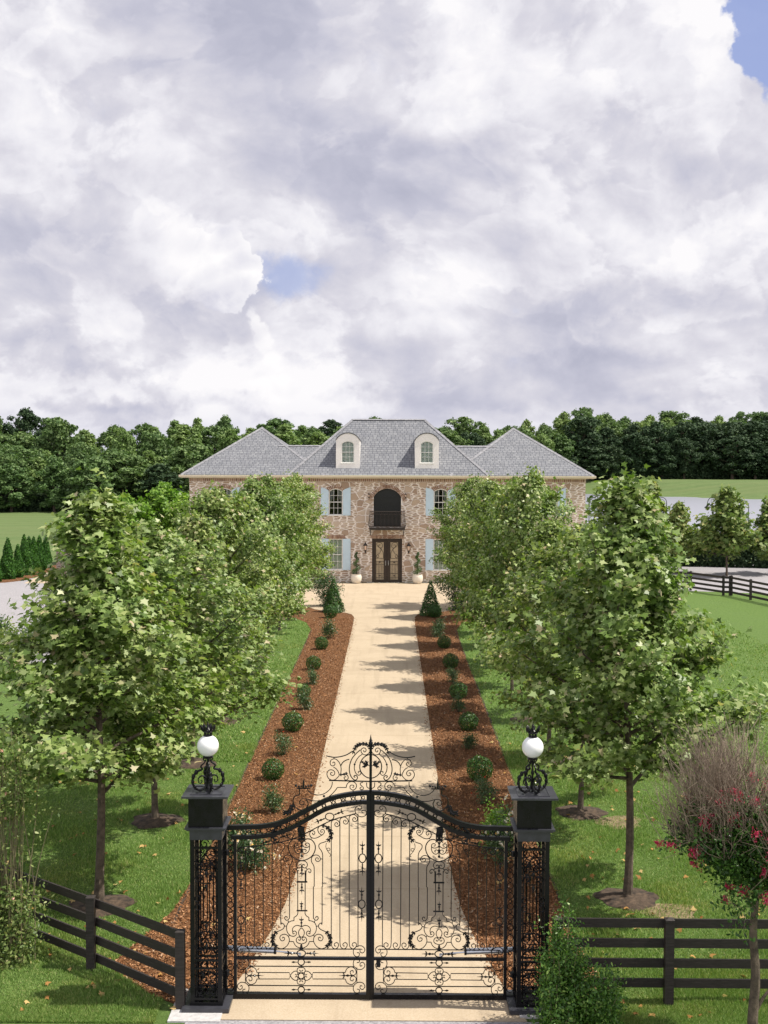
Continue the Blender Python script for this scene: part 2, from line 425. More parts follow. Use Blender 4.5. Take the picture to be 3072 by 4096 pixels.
# --- shingles (uv in metres)
m, t = new_mat("slate_shingle")
uv = t.n('ShaderNodeTexCoord').outputs['UV']
wj = t.vmath('SCALE', t.vmath('SUBTRACT', t.noise(uv, 14.0, 2.0, out='Color'), (0.5, 0.5, 0.5)))
wj.node.inputs['Scale'].default_value = 0.03
uvw = t.vmath('ADD', uv, wj)
bk = t.n('ShaderNodeTexBrick', {'Vector': uvw, 'Color1': (0.0, 0.0, 0.0, 1), 'Color2': (1, 1, 1, 1), 'Mortar': (0.5, 0.5, 0.5, 1), 'Scale': 1.0, 'Mortar Size': 0.016, 'Mortar Smooth': 0.3, 'Brick Width': 0.31, 'Row Height': 0.215}, offset=0.46, squash=0.8, squash_frequency=3)
sh = t.ramp(t.n('ShaderNodeSeparateColor', {0: bk.outputs[0]}).outputs[0], [(0.0, (0.175, 0.18, 0.195)), (0.5, (0.205, 0.21, 0.228)), (1.0, (0.24, 0.245, 0.26))])
sh = t.mix(t.mapr(t.noise(uv, 3.0, 4.0), 0.4, 0.65, 0.0, 0.5), sh, t.mix(1.0, sh, (0.78, 0.80, 0.84), 'MULTIPLY'))
gr = t.noise(uv, 60.0, 3.0)
sh = t.mix(t.mapr(gr, 0.4, 0.7, 0, 0.12), sh, (0.40, 0.40, 0.43))
c = t.mix(bk.outputs['Fac'], sh, (0.075, 0.082, 0.105))
finish(t, pbsdf(t, c, 0.8, 0, 0.25, bump(t, t.math('SUBTRACT', 1.0, bk.outputs['Fac']), 0.6, 0.03)))
MAT['shingle'] = m
MAT['ridge'] = simple("ridge_shingle", (0.24, 0.24, 0.26), 0.8, var=0.35, scale=5, bmp=0.5)
MAT['stucco'] = simple("cream_stucco", (0.86, 0.82, 0.79), 0.85, var=0.05, scale=9, bmp=0.3)
MAT['trim'] = simple("cream_trim", (0.72, 0.64, 0.50), 0.5, var=0.05, scale=4)
MAT['white'] = simple("white_paint", (0.80, 0.79, 0.75), 0.45, var=0.05, scale=4)
MAT['shutter'] = simple("pale_blue_paint", (0.54, 0.68, 0.78), 0.5, var=0.05, scale=3)
MAT['curtain'] = simple("pale_green_curtain", (0.66, 0.73, 0.62), 0.9, var=0.1, scale=5)
MAT['drape'] = simple("white_drape", (0.34, 0.34, 0.33), 0.9, var=0.1, scale=5)
MAT['darkdoor'] = simple("dark_brown_door", (0.030, 0.018, 0.013), 0.35, var=0.3, scale=7)
MAT['blackdoor'] = simple("black_door", (0.008, 0.009, 0.009), 0.35, var=0.3, scale=7)
MAT['doorglass'] = simple("frosted_door_glass", (0.42, 0.34, 0.23), 0.12, spec=0.9, var=0.25, scale=2.5)
m, t = new_mat("clear_glass")
lw = t.n('ShaderNodeFresnel', {'IOR': 1.5}).outputs[0]
fac = t.math('ADD', t.math('MULTIPLY', lw, 0.9), 0.03, True)
finish(t, t.n('ShaderNodeMixShader', {0: fac, 1: t.n('ShaderNodeBsdfTransparent', {0: (0.86, 0.9, 0.88, 1)}).outputs[0], 2: t.n('ShaderNodeBsdfGlossy', {'Roughness': 0.02}).outputs[0]}).outputs[0])
MAT['glass'] = m
m, t = new_mat("lantern_glass")
finish(t, pbsdf(t, (0.75, 0.55, 0.42), 0.3, 0, 0.6))
MAT['lglass'] = m
MAT['pot'] = simple("cream_pot", (0.72, 0.66, 0.56), 0.55, var=0.06, scale=5, bmp=0.15)
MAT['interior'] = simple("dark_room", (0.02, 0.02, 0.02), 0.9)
# --- foliage
MAT['maple'] = foliage("plane_tree_leaf", [(0.0, (0.075, 0.125, 0.022)), (0.30, (0.165, 0.235, 0.058)), (0.62, (0.265, 0.335, 0.108)), (0.88, (0.375, 0.425, 0.180)), (0.955, (0.43, 0.44, 0.25)), (0.98, (0.50, 0.41, 0.27)), (1.0, (0.57, 0.44, 0.33))], 0.46, 0.28, 0.5, patch=(0.9, (0.80, 0.90, 0.80)))
MAT['lime'] = foliage("lime_green_leaf", [(0.0, (0.08, 0.17, 0.02)), (0.5, (0.17, 0.30, 0.04)), (1.0, (0.29, 0.42, 0.08))], 0.5, 0.3, 0.35)
MAT['olive'] = foliage("olive_green_leaf", [(0.0, (0.07, 0.12, 0.03)), (0.5, (0.17, 0.235, 0.07)), (0.9, (0.27, 0.32, 0.12)), (1.0, (0.40, 0.37, 0.16))], 0.5, 0.3, 0.35)
MAT['box'] = foliage("boxwood_leaf", [(0.0, (0.014, 0.045, 0.008)), (0.6, (0.035, 0.100, 0.015)), (1.0, (0.085, 0.19, 0.032))], 0.4, 0.15, 0.4)
MAT['rose'] = foliage("rose_leaf", [(0.0, (0.022, 0.055, 0.018)), (0.55, (0.060, 0.115, 0.042)), (1.0, (0.15, 0.215, 0.10))], 0.4, 0.2, 0.5)
MAT['shrub'] = foliage("bright_shrub_leaf", [(0.0, (0.030, 0.080, 0.012)), (0.5, (0.070, 0.165, 0.025)), (0.9, (0.15, 0.28, 0.050)), (1.0, (0.28, 0.40, 0.10))], 0.42, 0.25, 0.45)
MAT['arbor'] = foliage("arborvitae_leaf", [(0.0, (0.012, 0.05, 0.006)), (0.6, (0.035, 0.115, 0.013)), (1.0, (0.075, 0.19, 0.025))], 0.6, 0.15, 0.25)
FA = (1.1, 1.3, 0.6)
MAT['wood_mid'] = foliage("wood_leaf_green", [(0.0, (0.055, 0.105, 0.036)), (0.55, (0.115, 0.190, 0.066)), (1.0, (0.20, 0.285, 0.115))], 0.6, 0.18, 0.25, tcol=FA)
MAT['wood_light'] = foliage("wood_leaf_light", [(0.0, (0.090, 0.155, 0.044)), (0.55, (0.175, 0.260, 0.086)), (1.0, (0.27, 0.36, 0.14))], 0.6, 0.2, 0.25, tcol=FA)
MAT['wood_dark'] = foliage("wood_leaf_dark", [(0.0, (0.018, 0.038, 0.019)), (0.55, (0.040, 0.074, 0.036)), (1.0, (0.080, 0.125, 0.062))], 0.65, 0.12, 0.2, tcol=FA)  # dark green; on the right wood it holds cloud shade in the colour
MAT['red_flower'] = foliage("crape_bloom", [(0.0, (0.28, 0.012, 0.050)), (0.5, (0.55, 0.035, 0.12)), (1.0, (0.80, 0.16, 0.28))], 0.6, 0.25, 0.2, tcol=(1.2, 0.5, 0.7))
MAT['white_flower'] = foliage("white_bloom", [(0.0, (0.75, 0.72, 0.62)), (0.6, (0.85, 0.83, 0.78)), (0.8, (0.85, 0.62, 0.22)), (1.0, (0.80, 0.50, 0.12))], 0.6, 0.2, 0.2, tcol=(1, 1, 0.8))
MAT['pink_flower'] = foliage("pink_bloom", [(0.0, (0.62, 0.30, 0.26)), (1.0, (0.85, 0.62, 0.50))], 0.6, 0.2, 0.2, tcol=(1, .8, 0.8))
MAT['orange_flower'] = foliage("red_orange_bloom", [(0.0, (0.62, 0.05, 0.02)), (1.0, (0.80, 0.14, 0.05))], 0.6, 0.2, 0.2, tcol=(1, .6, 0.6))
MAT['fallen'] = foliage("fallen_leaf", [(0.0, (0.24, 0.10, 0.03)), (0.5, (0.46, 0.26, 0.09)), (1.0, (0.58, 0.43, 0.20))], 0.7, 0.15, 0.2, tcol=(1, .9, 0.6))
m, t = new_mat("spray_water")
finish(t, pbsdf(t, (0.85, 0.86, 0.92), 0.5, 0, 0.5))
MAT['spray'] = m

# ------------------------------------------------------------------ mesh helpers


class MB:
    """collects shapes; build() links them as ONE mesh object"""
    def __init__(s):
        s.v, s.f, s.uv = [], [], {}

    def add(s, vs, fs, uvs=None):
        o = len(s.v)
        s.v += [tuple(p) for p in vs]
        for i, f in enumerate(fs):
            if uvs:
                s.uv[len(s.f)] = uvs[i]
            s.f.append(tuple(k + o for k in f))

    def box(s, x0, x1, y0, y1, z0, z1):
        vs = [(x, y, z) for x in (x0, x1) for y in (y0, y1) for z in (z0, z1)]
        s.add(vs, [(0, 1, 3, 2), (4, 6, 7, 5), (0, 4, 5, 1), (2, 3, 7, 6), (0, 2, 6, 4), (1, 5, 7, 3)])

    def obox(s, c, ax, ay, az):
        """box from a centre and three half-axis vectors"""
        c, ax, ay, az = map(Vector, (c, ax, ay, az))
        vs = [c + ax * i + ay * j + az * k for i in (-1, 1) for j in (-1, 1) for k in (-1, 1)]
        s.add(vs, [(0, 1, 3, 2), (4, 6, 7, 5), (0, 4, 5, 1), (2, 3, 7, 6), (0, 2, 6, 4), (1, 5, 7, 3)])

    def beam(s, a, b, w, h, up=(0, 0, 1)):
        a, b, up = Vector(a), Vector(b), Vector(up)
        d = (b - a)
        side = d.cross(up).normalized()
        u = side.cross(d).normalized()
        s.obox((a + b) / 2, d / 2, side * (w / 2), u * (h / 2))

    def tube(s, pts, r, n=6, cap=True):
        P = [Vector(p) for p in pts]
        if len(P) < 2:
            return
        R = r if hasattr(r, '__len__') else [r] * len(P)
        tang = []
        for i in range(len(P)):
            d = P[min(i + 1, len(P) - 1)] - P[max(i - 1, 0)]
            tang.append(d.normalized() if d.length > 1e-9 else Vector((0, 0, 1)))
        ref = Vector((0, 1, 0)) if abs(tang[0].y) < 0.9 else Vector((1, 0, 0))
        nrm = (ref - tang[0] * ref.dot(tang[0])).normalized()
        vs = []
        for i, p in enumerate(P):
            nrm = nrm - tang[i] * nrm.dot(tang[i])
            nrm = nrm.normalized() if nrm.length > 1e-6 else Vector((0, 1, 0)).cross(tang[i]).normalized()
            bn = tang[i].cross(nrm)
            for k in range(n):
                a = 2 * math.pi * k / n
                vs.append(p + (nrm * math.cos(a) + bn * math.sin(a)) * R[i])
        fs = []
        for i in range(len(P) - 1):
            for k in range(n):
                k2 = (k + 1) % n
                fs.append((i * n + k, i * n + k2, (i + 1) * n + k2, (i + 1) * n + k))
        if cap:
            fs.append(tuple(range(n - 1, -1, -1)))
            fs.append(tuple((len(P) - 1) * n + k for k in range(n)))
        s.add(vs, fs)

    def lathe(s, prof, c=(0, 0, 0), n=20):
        """prof: list of (radius, z)"""
        vs = []
        for r, z in prof:
            for k in range(n):
                a = 2 * math.pi * k / n
                vs.append((c[0] + r * math.cos(a), c[1] + r * math.sin(a), c[2] + z))
        fs = []
        for i in range(len(prof) - 1):
            for k in range(n):
                k2 = (k + 1) % n
                fs.append((i * n + k, i * n + k2, (i + 1) * n + k2, (i + 1) * n + k))
        fs.append(tuple(range(n - 1, -1, -1)))
        fs.append(tuple((len(prof) - 1) * n + k for k in range(n)))
        s.add(vs, fs)

    def ball(s, c, r, n=10, sz=1.0):
        prof = [(max(1e-4, r * math.sin(math.pi * i / (n // 2 + 1))), -r * sz * math.cos(math.pi * i / (n // 2 + 1))) for i in range(n // 2 + 2)]
        s.lathe(prof, c, n)

    def prism(s, poly, y0, y1):
        """poly in (x, z); extruded along y"""
        n = len(poly)
        vs = [(x, y0, z) for x, z in poly] + [(x, y1, z) for x, z in poly]
        fs = [tuple(range(n - 1, -1, -1)), tuple(range(n, 2 * n))]
        fs += [(i, (i + 1) % n, n + (i + 1) % n, n + i) for i in range(n)]
        s.add(vs, fs)

    def build(s, name, mat, parent=None, smooth=False, loc=None):
        me = bpy.data.meshes.new(name)
        me.from_pydata(s.v, [], s.f)
        me.materials.append(mat)
        if s.uv:
            ul = me.uv_layers.new(name="UVMap")
            for p in me.polygons:
                u = s.uv.get(p.index)
                if u:
                    for k, li in enumerate(p.loop_indices):
                        ul.data[li].uv = u[k]
        if smooth:
            me.polygons.foreach_set('use_smooth', [True] * len(me.polygons))
            try:
                me.set_sharp_from_angle(angle=rad(40))
            except Exception:
                pass
        me.update()
        o = bpy.data.objects.new(name, me)
        COL.objects.link(o)
        if parent:
            o.parent = parent
        if loc:
            o.location = loc
        return o


def tag(o, label=None, cat=None, group=None, kind=None):
    if label: o['label'] = label
    if cat: o['category'] = cat
    if group: o['group'] = group
    if kind: o['kind'] = kind
    return o


def empty(name, loc=(0, 0, 0), rz=0.0):
    o = bpy.data.objects.new(name, None)
    o.empty_display_size = 0.3
    COL.objects.link(o)
    o.location = loc
    o.rotation_euler = (0, 0, rz)
    return o


def copy_tree(o, parent=None):
    kids = [c for c in bpy.data.objects if c.parent == o]
    c = o.copy()
    COL.objects.link(c)
    c.parent = parent
    for k in kids:
        copy_tree(k, c)
    return c


def np_mesh(name, V, K, mat, parent=None, loc=None):
    """V: (N*K,3) vertices of N separate K-gons"""
    V = np.ascontiguousarray(V, dtype=np.float32)
    N = len(V) // K
    me = bpy.data.meshes.new(name)
    me.vertices.add(N * K)
    me.vertices.foreach_set('co', V.ravel())
    me.loops.add(N * K)
    me.loops.foreach_set('vertex_index', np.arange(N * K, dtype=np.int32))
    me.polygons.add(N)
    me.polygons.foreach_set('loop_start', np.arange(0, N * K, K, dtype=np.int32))
    me.materials.append(mat)
    me.update(calc_edges=True)
    o = bpy.data.objects.new(name, me)
    COL.objects.link(o)
    if parent:
        o.parent = parent
    if loc:
        o.location = loc
    return o


LOBED = np.array([(0, 0), (.30, -.10), (.25, .12), (.56, .28), (.25, .42), (.17, .60), (0, .98), (-.17, .60), (-.25, .42), (-.56, .28), (-.25, .12), (-.30, -.10)])
OVAL = np.array([(0, 0), (.24, .3), (.2, .7), (0, 1.0), (-.2, .7), (-.24, .3)])
DIAM = np.array([(0, 0), (.34, .45), (0, 1.0), (-.34, .45)])
CLUMP = np.array([(-.1, -.4), (.45, -.35), (.3, .0), (.55, .35), (.05, .25), (-.2, .55), (-.3, .1), (-.55, -.1)])


def leaves(P, Nn, size, template, rng, droop=0.25):
    """oriented copies of a leaf outline -> (N*K,3)"""
    N = len(P)
    Nn = Nn / np.maximum(np.linalg.norm(Nn, axis=1, keepdims=True), 1e-6)
    a = rng.normal(size=(N, 3))
    T = a - Nn * (a * Nn).sum(1, keepdims=True)
    T /= np.maximum(np.linalg.norm(T, axis=1, keepdims=True), 1e-6)
    B = np.cross(Nn, T)
    tx = template[:, 0][None, :, None]
    ty = (template[:, 1] - 0.4)[None, :, None]
    tz = (-droop * (np.abs(template[:, 0]) * 0.9 + np.maximum(template[:, 1] - 0.4, 0) ** 2))[None, :, None]
    s = size[:, None, None]
    V = P[:, None, :] + s * (tx * B[:, None, :] + ty * T[:, None, :] + tz * Nn[:, None, :])
    return V.reshape(-1, 3)


def crom(pts, sub=5, closed=False):
    """Catmull-Rom through 2-D or 3-D points"""
    P = [np.array(p, float) for p in pts]
    n = len(P)
    if n < 3:
        return P
    out = []
    rngi = range(n if closed else n - 1)
    for i in rngi:
        p0, p1, p2, p3 = (P[(i - 1) % n], P[i], P[(i + 1) % n], P[(i + 2) % n]) if closed else (P[max(i - 1, 0)], P[i], P[i + 1], P[min(i + 2, n - 1)])
        for k in range(sub):
            u = k / sub
            out.append(0.5 * ((2 * p1) + (-p0 + p2) * u + (2 * p0 - 5 * p1 + 4 * p2 - p3) * u * u + (-p0 + 3 * p1 - 3 * p2 + p3) * u ** 3))
    out.append(P[0] if closed else P[-1])
    return out
# ------------------------------------------------------------------ ground


def ss(v):
    v = min(1.0, max(0.0, v))
    return v * v * (3 - 2 * v)


def height(x, y):
    wl = 1 - ss((x + 5) / 45)
    shore = 308 - (x - 51) * 1.34 if x > 51 else 308
    left = 9.0 * ss((y - 188) / 120)
    d = y - max(shore, 235)
    right = 3.4 * ss((d - 2) / 42) + 7.5 * ss((y - 352) / 110)
    return wl * left + (1 - wl) * right


def sheet(name, poly, z, mat, kind='structure', label=None):
    me = bpy.data.meshes.new(name)
    vs = [Vector((x, y, z)) for x, y in poly]
    tris = tessellate_polygon([vs])
    me.from_pydata([tuple(v) for v in vs], [], [tuple(t) for t in tris])
    # all faces up
    me.update()
    import bmesh
    bm = bmesh.new(); bm.from_mesh(me)
    for f in bm.faces:
        if f.normal.z < 0: f.normal_flip()
    bm.to_mesh(me); bm.free()
    me.materials.append(mat)
    o = bpy.data.objects.new(name, me)
    COL.objects.link(o)
    o['kind'] = kind
    if label: o['label'] = label
    return o


xs = [-3000, -1200, -600, -350] + list(range(-240, 241, 8)) + [350, 600, 1200, 3000]
ys = [-200, -60] + list(range(-16, 560, 8)) + [700, 1000, 2000, 4000]
gm = MB()
gm.v = [(x, y, height(x, y)) for y in ys for x in xs]
nx = len(xs)
gm.f = [(j * nx + i, j * nx + i + 1, (j + 1) * nx + i + 1, (j + 1) * nx + i) for j in range(len(ys) - 1) for i in range(nx - 1)]
o = gm.build('ground', MAT['field'], smooth=True)
tag(o, kind='structure')

sheet('lawn', [(-11.3, 14), (30, 14), (30, 72), (17.5, 74), (17.5, 68.5), (-11.3, 68.5)], 0.004, MAT['lawn'])
sheet('lawn', [(-30, 14), (-11.3, 14), (-11.3, 46), (-30, 46)], 0.004, MAT['lawn'])
# grey gravel lane left and asphalt lane right
sheet('gravel_lane', [(-30, 46), (-11.3, 46), (-11.3, 68.5), (-14.5, 74), (-17, 81.5), (-45, 76)], 0.006, MAT['gravel'])
sheet('gravel_lane', [(17.5, 74.0), (21, 73.0), (60, 60), (60, 92), (14.0, 94), (14.0, 80)], 0.008, MAT['gravel'])
sheet('road', [(-2.9, 8), (3.2, 8), (3.0, 16.49), (-2.6, 16.49)], 0.012, MAT['gravel'])
# left planting strip and apron beyond the lane
ctr = ground(130, 2310)
sheet('apron', [tuple(ground(*p).xy) for p in ((95, 2334), (280, 2334), (280, 2262), (235, 2268))], 0.010, MAT['concrete'])
sheet('mulch_strip', [tuple(ground(*p).xy) for p in ((-120, 2335), (20, 2331), (100, 2322), (235, 2275), (235, 2258), (60, 2292), (-120, 2310))], 0.012, MAT['mulch'])
sheet('mulch_strip', [tuple(ground(*p).xy) for p in ((180, 2334), (205, 2326), (290, 2318), (330, 2330), (280, 2340), (200, 2338))], 0.014, MAT['mulch'])


def arc2(cx, cy, r, a0, a1, n=8):
    return [(cx + r * math.cos(rad(a0 + (a1 - a0) * i / n)), cy + r * math.sin(rad(a0 + (a1 - a0) * i / n))) for i in range(n + 1)]


# driveway and court in one slab
edge_pts = [(2.28, 16.50), (2.14, 17.1), (1.98, 18.0), (1.87, 18.7), (1.72, 19.6), (1.58, 20.9), (1.51, 22.7), (1.52, 30.0), (1.53, 58.0)]
right = edge_pts + [(1.56, 60.4), (1.72, 61.5), (2.1, 62.2), (2.9, 62.6), (3.8, 63.6), (4.8, 66.0), (5.8, 68.2), (7.0, 68.6), (17.4, 68.6), (18, 72.5), (15, 76), (15, 90), (13.4, 90), (13.4, 77.6)]
left = [(-x, y) for x, y in edge_pts + [(1.56, 60.4), (1.72, 61.5), (2.1, 62.2), (2.9, 62.6), (3.8, 63.6), (4.8, 66.0), (5.8, 68.2), (7.0, 68.6), (13.0, 68.6), (15.5, 74), (18, 81), (13.4, 86), (13.4, 77.6)]]
poly = right + left[::-1]
o = sheet('driveway', poly, 0.020, MAT['concrete'])
# slab edge skirt so the drive has real thickness
mb = MB()
n = len(poly)
for i in range(n):
    a, b = poly[i], poly[(i + 1) % n]
    mb.add([(a[0], a[1], 0.020), (b[0], b[1], 0.020), (b[0], b[1], -0.05), (a[0], a[1], -0.05)], [(0, 1, 2, 3)])
o = mb.build('driveway_edge', MAT['concrete']); tag(o, kind='structure')

bedR = [(2.20, 16.8), (2.14, 17.1), (1.98, 18.0), (1.87, 18.7), (1.72, 19.6), (1.58, 20.9), (1.51, 22.7), (1.52, 30.0), (1.53, 58.0), (1.56, 60.4), (1.72, 61.5), (2.1, 62.2), (2.9, 62.6), (3.8, 63.6), (4.8, 66.0), (5.8, 68.2), (7.6, 68.5), (7.6, 62.5), (6.2, 61.2), (4.6, 60.0), (3.9, 58.4), (3.5, 56.0), (3.40, 50.0), (3.40, 20.0), (3.5, 18.4), (3.7, 17.2), (3.4, 16.9)]
bedL = [(-x, y) for x, y in bedR[:-5]] + [(-3.42, 50.0), (-3.42, 23.0), (-3.55, 20.6), (-3.95, 19.0), (-4.15, 18.25), (-3.3, 17.3), (-2.8, 16.95)]
sheet('mulch_bed', bedR, 0.010, MAT['mulch'])
sheet('mulch_bed', bedL, 0.010, MAT['mulch'])
# dark cut edge between bed and lawn
for sgn, xx in ((1, 3.40), (-1, 3.42)):
    mb = MB()
    for y in range(20, 56):
        j = 0.015 * math.sin(y * 2.3)
        mb.add([(sgn * xx + j, y, 0.013), (sgn * xx + j + 0.05 * sgn, y, 0.013), (sgn * xx + 0.05 * sgn - j, y + 1, 0.013), (sgn * xx - j, y + 1, 0.013)], [(0, 1, 2, 3) if sgn > 0 else (3, 2, 1, 0)])
    o = mb.build('bed_edging', MAT['old_mulch']); tag(o, kind='structure')

# pond
pond = [(24, 150), (28, 230), (38, 296), (51, 307), (60, 295), (72, 279), (85, 262), (100, 246), (125, 225), (170, 185), (165, 140), (110, 128), (60, 127), (34, 134)]
pp = crom(pond, 5, True)[:-1]
sheet('pond', [(float(a[0]), float(a[1])) for a in pp], 0.03, MAT['water'])

# mulch chips, real pieces near the gate


def in_poly(P, poly):
    x, y = P[:, 0], P[:, 1]
    c = np.zeros(len(P), bool)
    n = len(poly)
    for i in range(n):
        x1, y1 = poly[i]
        x2, y2 = poly[(i + 1) % n]
        if y1 == y2: continue
        cond = ((y1 > y) != (y2 > y)) & (x < (x2 - x1) * (y - y1) / (y2 - y1) + x1)
        c ^= cond
    return c


RINGS = []   # (x, y, r) filled by the tree rows


def scatter_chips(name, polys, N, y0, y1, size):
    rng = np.random.default_rng(11)
    P = np.column_stack([rng.uniform(-4.6, 4.6, N), y0 + (y1 - y0) * rng.random(N) ** 1.5, np.zeros(N)])
    k = np.zeros(N, bool)
    for p in polys: k |= in_poly(P, p)
    P = P[k]
    P[:, 2] = 0.016 + rng.random(len(P)) * 0.025
    ne = 2000
    ye = 18 + 42 * rng.random(ne) ** 1.4
    xe = np.interp(ye, [18.0, 18.7, 19.6, 20.9, 22.7, 60], [1.98, 1.87, 1.72, 1.58, 1.51, 1.53]) - np.abs(rng.normal(size=ne)) * .07
    P = np.vstack([P, np.column_stack([xe * rng.choice([-1, 1], ne), ye, np.full(ne, .028)])])
    Nn = rng.normal(size=P.shape) * 0.55 + np.array([0, 0, 1.0])
    tpl = np.array([(-.22, 0), (.2, .03), (.24, .95), (-.16, 1.0)])
    V = leaves(P, Nn, size * rng.uniform(0.5, 1.5, len(P)), tpl, rng, 0.0)
    o = np_mesh(name, V, 4, MAT['chip'])
    tag(o, 'red brown bark mulch chips covering the beds beside the drive', 'mulch', kind='stuff')


scatter_chips('mulch_chips', [bedR, bedL], 200000, 16.8, 60.0, 0.036)

# ------------------------------------------------------------------ trees


def profile_oval(t):
    # pyramidal-oval: widest low, pointed top
    return max(0.0, 1 - t) ** 0.90 * (t + 0.17) ** 0.28 / 0.60


def profile_cone(t):
    return max(0.0, 1 - t) ** 1.0 * min(1.0, 0.80 + t * 1.2)


def make_crown(seed, H, z0, Rm, nleaf, lsize, template, mat, profile=profile_oval, nb=46, sd=0.17, trunk_r=0.062, elev=(20, 62), name='plane_tree', bark='bark', upn=0.7):
    """returns (crown mesh, trunk mesh) objects, built round the origin"""
    rng = np.random.default_rng(seed)
    tb = MB()
    lean = rng.normal(size=2) * 0.06
    tp = [(lean[0] * (z / H) ** 2 + 0.03 * math.sin(z * 1.3 + seed), lean[1] * (z / H) ** 2 + 0.03 * math.cos(z * 1.1 + seed), z) for z in np.linspace(-0.05, H * 0.96, 14)]
    tr = [trunk_r * (1.25 if i == 0 else 1.0) * (1 - 0.88 * i / 13) + 0.006 for i in range(14)]
    tb.tube(tp, tr, 8)
    pts, wts = [], []
    for b in range(nb):
        t = (b + rng.random()) / nb
        z = z0 + (H - z0) * t * 0.93
        az = b * 2.39996 + rng.normal() * 0.35
        L = Rm * profile(t) * rng.uniform(0.58, 1.12)
        el = rad(elev[0] + (elev[1] - elev[0]) * t + rng.normal() * 7)
        base = np.array(tp[min(13, int(z / H * 13))]); base[2] = z
        d = np.array([math.cos(az) * math.cos(el), math.sin(az) * math.cos(el), math.sin(el)])
        Lz = L / max(0.35, math.cos(el))
        Lz = min(Lz, (H - z) * 1.05 / max(0.3, math.sin(el)))
        # start lower so that the tips end at the right height
        base[2] = max(z0 * 0.86, z - Lz * math.sin(el) * 0.45)
        mid = base + d * Lz * 0.5 + np.array([0, 0, -0.04 * L]) + rng.normal(size=3) * 0.05
        tip = base + d * Lz + rng.normal(size=3) * 0.08
        r0 = 0.012 + 0.016 * L
        tb.tube([base, mid, tip], [r0, r0 * 0.6, 0.004], 4, False)
        ntw = int(5 + 7 * L / Rm)
        for k in range(ntw):
            s = 0.22 + 0.78 * (k + rng.random()) / ntw
            p = base + d * Lz * s
            tw = d * 0.35 + rng.normal(size=3) * 0.42 + np.array([0, 0, 0.12])
            ln = (0.30 + 0.40 * rng.random()) * (0.35 + 0.65 * Rm / 2.4) * min(1.0, 0.30 + 1.1 * L / Rm)
            q = p + tw * ln
            tb.tube([p, (p + q) / 2 + rng.normal(size=3) * 0.03, q], [0.006, 0.005, 0.003], 3, False)
            m_ = 5
            for j in range(m_):
                pts.append(p + (q - p) * (j + 0.6) / m_)
                wts.append(0.45 + 0.55 * s)
    # leader
    for j in range(10):
        pts.append(np.array([lean[0], lean[1], H * (0.90 + 0.10 * j / 9)])); wts.append(0.35)
    pts = np.array(pts); wts = np.array(wts); wts /= wts.sum()
    idx = rng.choice(len(pts), nleaf, p=wts)
    P = pts[idx] + rng.normal(size=(nleaf, 3)) * sd * np.array([1, 1, 0.8])
    ax = np.column_stack([P[:, 0], P[:, 1], np.zeros(nleaf)])
    ax /= np.maximum(np.linalg.norm(ax, axis=1, keepdims=True), 0.3)
    Nn = ax * 0.55 + np.array([0, 0, upn]) + rng.normal(size=(nleaf, 3)) * 0.55
    sz = lsize * rng.uniform(0.55, 1.25, nleaf)
    V = leaves(P, Nn, sz, template, rng)
    crown = np_mesh('crown', V, len(template), mat)
    trunk = tb.build('trunk', MAT[bark], smooth=True)
    return crown, trunk


def tree_proto(*a, **k):
    c, t_ = make_crown(*a, **k)
    r = empty(k.get('name', 'plane_tree'))
    c.parent = r; t_.parent = r
    return r


def finish_protos(protos):
    for p in protos:
        for c in [c for c in bpy.data.objects if c.parent == p]:
            bpy.data.objects.remove(c)
        bpy.data.objects.remove(p)


protos = [tree_proto(100 + i, 7.65, 2.35, 2.35, 23000, 0.116, LOBED, MAT['maple'], sd=0.14, nb=54, profile=(profile_cone if i % 2 == 0 else profile_oval)) for i in range(4)]
